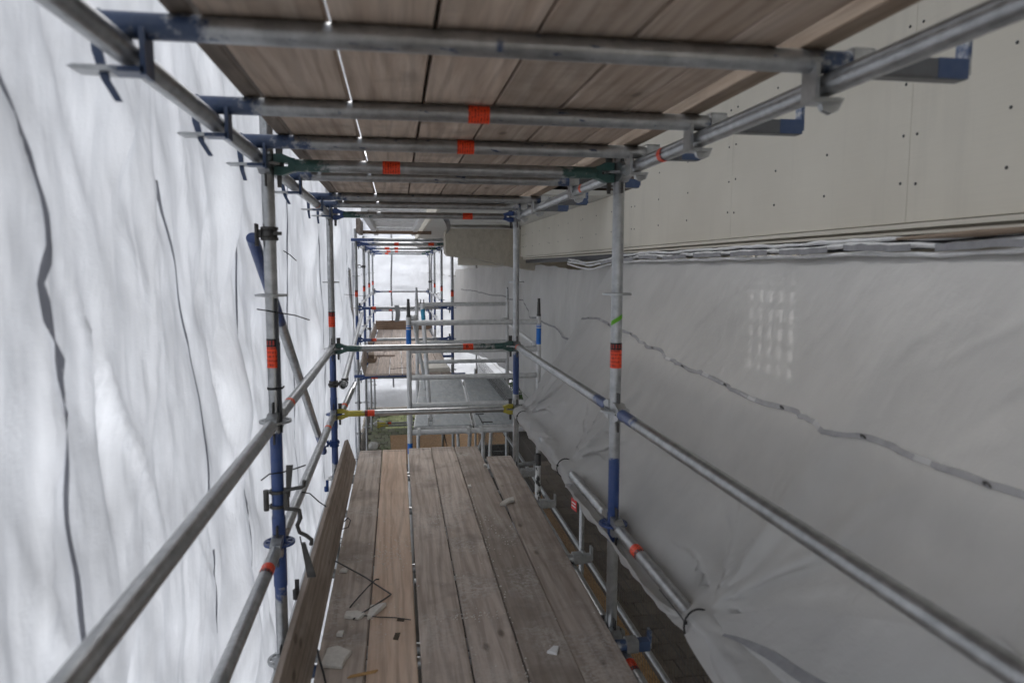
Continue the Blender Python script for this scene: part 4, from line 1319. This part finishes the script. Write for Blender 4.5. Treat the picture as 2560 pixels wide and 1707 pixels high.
wire('cable_tie', [(-.12, 11.5, -1.622), (.02, 11.56, -1.62), (.14, 11.62, -1.622)], .004, 'black cable lying across the near edge of the distant deck', 'cable')
wire('cable_tie', [(-.36, 16.6, -1.622), (-.31, 16.5, -1.615), (-.26, 16.75, -1.62)], .006, 'bent black tie on the far half of the distant deck')
# aluminium catwalk overhead
cw = thing('overhead_catwalk', (0, 10.3, .58), 'ribbed light-metal catwalk seen from below above the passage', 'catwalk')
for x in (-.335, .30):
    build(MB().box((x, 10.3, .60), (.075, 4.7, .09), None, .008), 'side_rail', 'aluminium', cw)
for i in range(10):
    y = 8.0 + i * .34
    build(MB().box((-.018, y, .635), (.556, .20, .03), None, .004, axis=0), 'slat', 'aluminium', cw)
for i in range(3):
    build(MB().box((-.018, 11.75 + i * .38, .635), (.556, .10, .03), None, .004, axis=0), 'slat', 'aluminium', cw)
tag(put('timber_beam', MB().box((0, 0, 0), (1.1, .06, .05), None, .004, axis=0).mesh('timber_beam', 'cross_wood'), None, (-.0, 11.3, .545)), 'brown timber under the end of the overhead catwalk', 'timber')
tag(put('timber_beam', MB().box((0, 0, 0), (.06, .9, .2), None, .004).mesh('timber_beam', 'toe_wood'), None, (-.53, 10.9, .60)), 'short upright timber at the left end of the overhead catwalk', 'timber')
# scraps of grey tape hanging from rails
def scrap(x, y, z, w, h, label, tw=.4):
    P = [[(x + s_ * w / 2 * math.cos(tw * t) + .02 * math.sin(t * 3), y + s_ * w / 2 * math.sin(tw * t * 2), z - h * t) for s_ in (-1, 0, 1)] for t in [i / 8 for i in range(9)]]
    mb = MB().grid(P)
    P2 = [[(a, b + .002, c) for a, b, c in r_] for r_ in P]
    mb.grid([r_[::-1] for r_ in P2])
    tag(build(mb, 'tape_scrap', 'scrap_grey', None, (x, y, z)), label, 'scrap')
scrap(-.005, FY[0] - .04, -.585, .075, .26, 'grey strip of tape hanging over the distant guard rail')
scrap(.38, Y2 + .05, ZR[0] - .02, .045, .11, 'torn grey tape dangling below the far top transom', 1.4)

# ------------------------------------------------------------------ aluminium tower
tw = thing('scaffold_tower', (.8, 8.9, G), 'aluminium mobile tower with plywood platform and blue-labelled posts', 'scaffold tower')
TF = [Vector((.115, 7.30, 0)), Vector((1.47, 7.30, 0))]
TB = [Vector((.285, 10.45, 0)), Vector((1.625, 10.45, 0))]
AR = .0254
def frame_posts(pts, ztop, rungs, zb, nm):
    res = []
    for p in pts:
        mb = MB()
        mb.tube((p.x, p.y, zb), (p.x, p.y, ztop), AR, 16)
        mb.tube((p.x, p.y, -1.60), (p.x, p.y, -1.52), AR + .004, 16)
        o = build(mb, 'post', 'aluminium', tw)
        sp = MB()
        sp.lathe([(AR - .002, 0), (AR - .004, .02), (.019, .03), (.016, .14), (.014, .15), (.014, .185), (.0, .185)], (p.x, p.y, ztop), 14)
        build(sp, 'spigot', 'dark_steel' if nm == 'f' else 'galvanised', o)
        res.append(o)
    for z in rungs:
        a, b = pts
        mb = MB().tube((a.x + AR, a.y, z), (b.x - AR, b.y, z), AR * 1.1, 16)
        for q, s_ in ((a, 1), (b, -1)): mb.lathe([(AR + .004, 0), (AR + .001, .008)], (q.x + s_ * AR, q.y, z), 14, (s_, 0, 0))
        build(mb, 'rung', 'aluminium', tw)
    return res
fp = frame_posts(TF, -.50, [-.56, -.845, -1.125, -1.415, -1.70], G + .15, 'f')
bp = frame_posts(TB, -.47, [-.53, -.81, -1.09, -1.38, -1.72, -2.3, -2.9, -3.4], G + .15, 'b')
for z in (-2.15, -2.75, -3.3): build(MB().tube((TF[0].x + AR, TF[0].y, z), (TF[1].x - AR, TF[1].y, z), AR * .95, 12), 'rung', 'aluminium', tw)
for o, p in zip(fp, TF):
    build(MB().tube((p.x, p.y, -.805), (p.x, p.y, -.585), AR + .0008, 16, False), 'label', 'blue_label', o)
    for q in (-.62, -.595, -.80): build(MB().tube((p.x, p.y, q - .006), (p.x, p.y, q + .004), AR + .0014, 16, False), 'print_line', 'white_label', o)
build(MB().tube((TF[0].x, TF[0].y, -1.92), (TF[0].x, TF[0].y, -1.81), AR + .0008, 16, False), 'label', 'blue_label', fp[0])
# platforms
def lerp2(a, b, t): return a + (b - a) * t
for (s0, s1) in ((.04, .475), (.515, .95)):
    q = [lerp2(TF[0], TF[1], s0), lerp2(TF[0], TF[1], s1), lerp2(TB[0], TB[1], s1), lerp2(TB[0], TB[1], s0)]
    q[0].y += .03; q[1].y += .03
    mb = MB()
    vs = [(p.x, p.y, -1.655) for p in q] + [(p.x, p.y, -1.640) for p in q]
    mb.add(vs, [(3, 2, 1, 0), (4, 5, 6, 7)] + [(i, (i + 1) % 4, 4 + (i + 1) % 4, 4 + i) for i in range(4)])
    pf = build(mb, 'platform', 'grey_plywood', tw)
    mb = MB()
    for a, b in ((q[0], q[3]), (q[1], q[2])): mb.box(((a.x + b.x) / 2, (a.y + b.y) / 2, -1.676), (.03, (b - a).length - .02, .05), Euler((0, 0, -math.atan2(b.x - a.x, b.y - a.y))))
    mb.box(((q[0].x + q[1].x) / 2, q[0].y, -1.675), (q[1].x - q[0].x - .034, .03, .052))
    for p in (q[0], q[1]): mb.box((p.x + (.04 if p is q[0] else -.04), p.y - .045, -1.69), (.03, .07, .07))
    build(mb, 'platform_frame', 'aluminium', pf)
    if s0 > .3:
        mb = MB()
        cx, cy = lerp2(q[0].x, q[1].x, .12), q[0].y
        mb.box((cx, cy + .25, -1.637), (.012, .5, .006)); mb.box((cx + .02, cy + .5, -1.636), (.09, .03, .008)); mb.box((cx + .05, cy + .08, -1.636), (.12, .02, .008))
        build(mb, 'hatch_hinge', 'dark_steel', pf)
# braces
def brace(a, b, r=.0215, nm='brace', claw=True):
    o = build(MB().tube(a, b, r, 14), nm, 'aluminium', tw)
    if claw:
        for p, q in ((Vector(a), Vector(b)), (Vector(b), Vector(a))):
            d = (q - p).normalized()
            mb = MB().lathe([(.022, -.035), (.036, -.03), (.036, .03), (.022, .035)], p - d * .01, 12, frame(d)[0])
            mb.box(p + d * .03, (.03, .05, .04))
            build(mb, 'hook', 'aluminium', o)
    return o
brace((TF[1].x - .03, 7.36, -.80), (TB[1].x - .06, 10.4, -.77))
brace((TF[0].x + .05, 7.34, -.52), (.36, 9.2, -1.55), .021)
b4 = brace((TF[0].x + .215, 7.38, -1.60), (.285, 8.1, -.41), .0235, 'brace', False)
build(MB().tube((.2925, 7.97, -.60), (.2870, 8.08, -.45), .0243, 14, False), 'label', 'teal_label', b4)
mb = MB()
for s_ in (-1, 1): mb.box((.284 + s_ * .017, 8.11, -.385), (.010, .03, .06))
build(mb, 'fork', 'dark_steel', b4)
mb = MB()
for s_ in (-1, 1): mb.box((TF[0].x + .216 + s_ * .022, 7.37, -1.62), (.012, .05, .13))
build(mb, 'hook', 'aluminium', b4)
for a, b in (((.75, 7.4, -1.75), (1.0, 10.3, -3.3)), ((.85, 10.4, -1.75), (.75, 8.5, -3.2)), ((.30, 7.4, -3.4), (1.5, 10.3, -1.8)), ((.95, 7.9, -1.75), (.95, 7.9, -3.6)), ((1.15, 8.6, -1.75), (1.05, 8.6, -3.6))):
    brace(a, b, .021, 'brace', False)
for p in TF + TB:
    mb = MB()
    mb.lathe([(.02, -.03), (.075, -.028), (.075, .028), (.02, .03)], (p.x, p.y, G + .075), 16, (1, 0, 0))
    build(mb, 'castor', 'black_plastic', tw)

# paint-spattered pole of the tower's outrigger by the walkway
og = thing('stabiliser_pole', (1.20, 6.0, G), 'paint-splashed white pole with clamps beside the far right corner of the walkway', 'pole')
build(MB().tube((1.205, 5.98, G), (1.205, 5.98, -1.62), .026, 14), 'tube', 'spattered', og)
build(MB().tube((1.205, 5.98, -1.72), (1.205, 5.98, -1.62), .029, 14), 'collar', 'dark_steel', og)
for z in (-1.70, -2.06):
    build(MB().tube((.93, 5.9, z), (1.19, 5.98, z), .019, 12), 'arm', 'galvanised', og)
put('clamp', COUP, og, (1.205, 5.98, -2.22), (0, 0, R(200)))

# ------------------------------------------------------------------ temporary fence in the alley on the right
fe = thing('construction_fence', (1.3, 5, G), 'temporary wire mesh fence standing below the walkway on the right', 'fence')
FXX = 1.30
mb = MB()
nseg = 250
def wirebar(a, b, w):
    a, b = Vector(a), Vector(b)
    x, y, d = frame(b - a)
    vs = [p + (x * math.cos(q) + y * math.sin(q)) * w for p in (a, b) for q in (0, 2.1, 4.2)]
    mb.add(vs, [(0, 1, 4, 3), (1, 2, 5, 4), (2, 0, 3, 5)])
for i in range(nseg):
    y = 2.0 + i * .038
    wirebar((FXX, y, G + .12), (FXX, y, -1.42), .0014)
for j in range(10):
    z = G + .15 + j * .26
    wirebar((FXX + .003, 2.0, z), (FXX + .003, 11.5, z), .0024 if j in (7, 8) else .0017)
    if j in (4, 8): wirebar((FXX + .004, 2.0, z - .03), (FXX + .004, 11.5, z - .03), .0026)
build(mb, 'wire_mesh', 'wire', fe)['kind'] = 'stuff'
for y in (1.25, 4.72, 8.2, 11.6):
    build(MB().tube((FXX - .03, y, G + .05), (FXX - .03, y, -1.66), .019, 12), 'fence_post', 'galvanised', fe)
build(MB().tube((FXX - .03, 1.25, -1.99), (FXX - .03, 11.6, -1.99), .016, 10), 'fence_rail', 'galvanised', fe)
build(MB().box((FXX - .055, 4.85, -1.70), (.003, .10, .08), Euler((0, 0, R(8)))), 'sign_plate', 'red_sign', fe)
for q in (-.012, .012): build(MB().box((FXX - .058, 4.85, -1.70 + q), (.002, .07, .009), Euler((0, 0, R(8)))), 'print_line', 'white_label', fe)
for y in (4.72, 8.2):
    build(MB().box((FXX - .03, y, G + .06), (.25, .6, .12), None, .02), 'fence_foot', 'rubble', fe)
# OSB on the ground
def slabthing(name, c, size, mat, label, cat, rz=0, ch=.003):
    return tag(put(name, MB().box((0, 0, 0), size, None, ch).mesh(name, mat), None, c, (0, 0, rz)), label, cat)
slabthing('board', (2.26, 7.9, G + .012), (.17, 7.2, .018), 'osb', 'narrow chipboard strip on the ground along the fence', 'board')
slabthing('board', (.42, 14.85, G + .012), (1.18, 2.4, .018), 'osb', 'chipboard sheet on the ground left of the tower legs', 'board', R(1))
slabthing('board', (1.68, 14.9, G + .034), (1.32, 2.5, .018), 'osb', 'chipboard sheet on the ground right of the tower legs', 'board', R(-1))
# dark plastic crate below
cr = thing('crate', (1.88, 13.6, G + .044), 'black plastic crate on the chipboard below the tower', 'crate')
mb = MB()
for s_ in (-1, 1):
    mb.box((1.88 + s_ * .33, 13.6, G + .15), (.02, .5, .21)); mb.box((1.88, 13.6 + s_ * .24, G + .15), (.638, .02, .205))
mb.box((1.88, 13.6, G + .06), (.64, .46, .02))
build(mb, 'body', 'black_plastic', cr)
mb = MB()
for s_ in (-1, 1): mb.box((1.88, 13.6 + s_ * .25, G + .262), (.72, .045, .02)); mb.box((1.88 + s_ * .34, 13.6, G + .262), (.04, .455, .019))
build(mb, 'rim', 'dark_tarp', cr)
# rubble by the far uprights
def rock(name, c, s_, label, mat='rubble', seed=0):
    rr = random.Random(seed)
    import bmesh
    bm = bmesh.new()
    bmesh.ops.create_icosphere(bm, subdivisions=2, radius=1)
    for v in bm.verts:
        q = 1 + .28 * nz(v.co.x * 1.7 + seed, v.co.y * 1.7, v.co.z * 1.7)
        v.co = Vector((v.co.x * s_[0] * q, v.co.y * s_[1] * q, max(-.6, v.co.z) * s_[2] * q))
    me = bpy.data.meshes.new(name); bm.to_mesh(me); bm.free()
    me.materials.append(MAT[mat])
    return tag(put(name, me, None, c), label, 'rubble')
rock('rubble_block', (-.40, 18.3, G + .08), (.20, .16, .12), 'pale rubble lump behind the yellow paving at the foot of the far sheet', seed=3)
rock('rubble_block', (-.46, 17.2, G + .05), (.14, .12, .08), 'small rubble lump left of the yellow paving', seed=8)
rock('rubble_block', (-.52, 14.9, G + .06), (.13, .14, .10), 'brown lump of rubble beside the mossy paving', seed=5)

# shrub and tarp beyond the tower on the right
def shrub(c, rx, rz, n, label):
    o = thing('shrub', c, label, 'shrub')
    rr = random.Random(n)
    mb = MB()
    for i in range(n):
        a, b = rr.uniform(0, 2 * math.pi), rr.random() ** .5
        h = rr.random()
        p = Vector((c[0] + math.cos(a) * rx * b, c[1] + math.sin(a) * rx * b, c[2] + .1 + h * rz * (1.1 - .5 * b)))
        M = Euler((rr.uniform(-1, 1), rr.uniform(-1, 1), rr.uniform(0, 6.3))).to_matrix()
        l, w = rr.uniform(.05, .10), rr.uniform(.02, .035)
        mb.add([p, p + M @ Vector((w, l * .5, .01)), p + M @ Vector((0, l, 0)), p + M @ Vector((-w, l * .5, .01))], [(0, 1, 2, 3)])
    build(mb, 'foliage', 'leaf', o)
    mb = MB()
    for i in range(9):
        a = rr.uniform(0, 6.3)
        mb.sweep([(c[0], c[1], c[2]), (c[0] + math.cos(a) * rx * .3, c[1] + math.sin(a) * rx * .3, c[2] + rz * .5), (c[0] + math.cos(a) * rx * .6, c[1] + math.sin(a) * rx * .6, c[2] + rz * .95)], [.012, .008, .004], 5)
    build(mb, 'stem', 'bark', o)
shrub((3.35, 18.2, G), .75, .9, 1500, 'leafy green shrub beyond the tower, partly hidden by the sheet edge')
shrub((2.75, 16.8, G), .45, .5, 700, 'low green shrub between the tower platform and the sheet')
P = [[(2.35 + i * .16, 16.2 + j * .2 + .05 * nz(i, j), -2.45 - .05 * j + .10 * nz(i * .5, j * .6, 3) - .012 * (i - 4) ** 2) for j in range(6)] for i in range(9)]
mb = MB().grid(P)
P2 = [[(a, b, c - .02) for a, b, c in r_] for r_ in P]
mb.grid([r_[::-1] for r_ in P2])
for i in (1, 7):
    for j in (0, 5): mb.tube((P[i][j][0], P[i][j][1], G), P[i][j], .02, 8)
tag(build(mb, 'tarpaulin', 'dark_tarp', None, (2.9, 16.6, G)), 'dark tarpaulin shelter beyond the tower under the far sheet', 'tarpaulin')

# ------------------------------------------------------------------ litter on the walkway
ZD = -1.509
def chip(name, poly, h, label, mat='plaster', cat='plaster chip', tilt=(0, 0, 0), group='plaster chips on the walkway'):
    cx = sum(p[0] for p in poly) / len(poly); cy = sum(p[1] for p in poly) / len(poly)
    mb = MB()
    n = len(poly)
    lo = [(x - cx, y - cy, 0) for x, y in poly]
    mid = [((x - cx) * 1.02, (y - cy) * 1.02, h * .6) for x, y in poly]
    hi = [((x - cx) * .93, (y - cy) * .93, h * (1 + .12 * (-1) ** i)) for i, (x, y) in enumerate(poly)]
    mb.add(lo + mid + hi + [(0, 0, h * 1.02)], [(i, (i + 1) % n, n + (i + 1) % n, n + i) for i in range(n)] + [(n + i, n + (i + 1) % n, 2 * n + (i + 1) % n, 2 * n + i) for i in range(n)] + [(2 * n + i, 2 * n + (i + 1) % n, 3 * n) for i in range(n)])
    o = put(name, mb.mesh(name, mat), None, (cx, cy, ZD), tilt)
    return tag(o, label, cat, group)
chip('plaster_chip', [(-.305, 2.63), (-.225, 2.615), (-.215, 2.66), (-.195, 2.72), (-.25, 2.755), (-.29, 2.75)], .018, 'large pale plaster chip by the toe board at the bottom of the picture', tilt=(0, R(3), 0))
chip('plaster_chip', [(-.245, 3.01), (-.18, 2.985), (-.155, 3.02), (-.19, 3.055), (-.24, 3.05)], .014, 'flat plaster chip, the left one of the pair below the bent cable tie')
chip('plaster_chip', [(-.145, 2.985), (-.12, 3.0), (-.065, 3.09), (-.095, 3.10), (-.135, 3.09)], .016, 'jagged plaster chip, the right one of the pair below the bent cable tie', tilt=(0, R(-5), 0))
chip('plaster_chip', [(-.30, 3.49), (-.265, 3.48), (-.26, 3.51), (-.29, 3.525)], .012, 'small plaster chip tucked against the toe board')
chip('plaster_chip', [(-.265, 2.86), (-.24, 2.85), (-.235, 2.885), (-.26, 2.89)], .012, 'small round plaster chip on the first plank above the large chip')
chip('plaster_chip', [(.63, 4.35), (.67, 4.36), (.70, 4.40), (.735, 4.42), (.74, 4.47), (.70, 4.46), (.66, 4.40)], .018, 'crooked plaster piece on the outer right plank')
chip('plaster_chip', [(.565, 2.60), (.60, 2.58), (.62, 2.63), (.60, 2.64)], .010, 'thin white flake on the outer right plank at the bottom of the picture', 'white_label')
chip('plaster_chip', [(.64, 5.25), (.665, 5.26), (.66, 5.30), (.64, 5.29)], .015, 'little plaster lump near the far end of the outer right plank')
chip('plaster_chip', [(.465, 4.75), (.49, 4.75), (.49, 4.79), (.47, 4.79)], .014, 'little plaster lump near the far end of the fifth plank')
chip('wood_chip', [(-.02, 2.95), (.01, 2.94), (.015, 2.965), (-.015, 2.975)], .004, 'dark wood chip on the newer plank beside the gap', 'bark', 'wood chip', group='wood chips on the newer plank')
chip('wood_chip', [(-.035, 2.80), (-.015, 2.79), (-.005, 2.845), (-.025, 2.85)], .004, 'dark wood chip on the newer plank, nearer the camera', 'bark', 'wood chip', group='wood chips on the newer plank')
chip('splinter', [(-.20, 2.545), (-.10, 2.565), (-.09, 2.58), (-.19, 2.56)], .006, 'orange wood splinter at the bottom edge of the first plank', 'splinter', 'splinter', group=None)
def tie_path(pts, h=.006): return [(x, y, ZD + h + (z if z else 0)) for x, y, z in pts]
wire('cable_tie', tie_path([(-.33, 3.60, .01), (-.26, 3.50, .012), (-.17, 3.36, .02), (-.10, 3.26, .012), (-.045, 3.19, .004), (-.05, 3.18, .004), (-.10, 3.10, .01), (-.16, 3.03, .008), (-.205, 2.985, 0)]), .0035, 'long black cable tie bent to a sharp V on the first two planks', group='cable ties on the walkway')
wire('cable_tie', tie_path([(-.105, 3.36, .004), (-.118, 3.345, .012), (-.15, 3.27, .014), (-.19, 3.18, .008), (-.225, 3.10, 0)]), .0032, 'short straight black cable tie crossing the bent one', group='cable ties on the walkway')
wire('cable_tie', tie_path([(-.185, 3.02, 0), (-.10, 2.99, 0), (-.03, 2.97, .002), (.04, 2.935, .004)]), .0022, 'thin black wire lying straight across the newer plank', 'wire', group=None)
wire('cable_tie', tie_path([(-.33, 4.08, .0), (-.295, 4.06, .015), (-.285, 4.12, .035), (-.305, 4.18, .03), (-.325, 4.17, .01)]), .003, 'small looped cable tie sticking out below the toe board', group='cable ties on the walkway')
wire('cable_tie', tie_path([(-.325, 2.72, .02), (-.31, 2.64, .03), (-.285, 2.55, .02), (-.265, 2.46, .01)]), .004, 'black cable tie by the large plaster chip at the lower edge', group='cable ties on the walkway')
# crumbs
mb = MB()
rr = random.Random(5)
def crumb(x, y, s_):
    vs = [(x + s_ * math.cos(a) * rr.uniform(.7, 1.2), y + s_ * math.sin(a) * rr.uniform(.7, 1.2), ZD) for a in (0, 1.6, 3.1, 4.7)]
    mb.add(vs + [(x + rr.uniform(-.3, .3) * s_, y, ZD + s_ * rr.uniform(.8, 1.4))], [(0, 1, 4), (1, 2, 4), (2, 3, 4), (3, 0, 4)])
for n_, cx, cy, sx, sy in ((110, -.035, 3.68, .05, .10), (60, -.06, 3.85, .05, .18), (40, .21, 4.2, .03, .12), (45, .53, 3.9, .05, .15), (45, .30, 2.95, .07, .02), (40, -.12, 3.05, .05, .06), (90, .2, 3.8, .3, .9), (40, .47, 3.6, .006, .9), (30, .46, 2.9, .006, .5)):
    for i in range(n_): crumb(min(.84, max(-.31, rr.gauss(cx, sx))), rr.gauss(cy, sy), rr.uniform(.0018, .0052))
tag(build(mb, 'crumbs', 'plaster', None, (0, 3.7, ZD)), 'scattered plaster crumbs on the walkway planks', 'debris', kind='stuff')
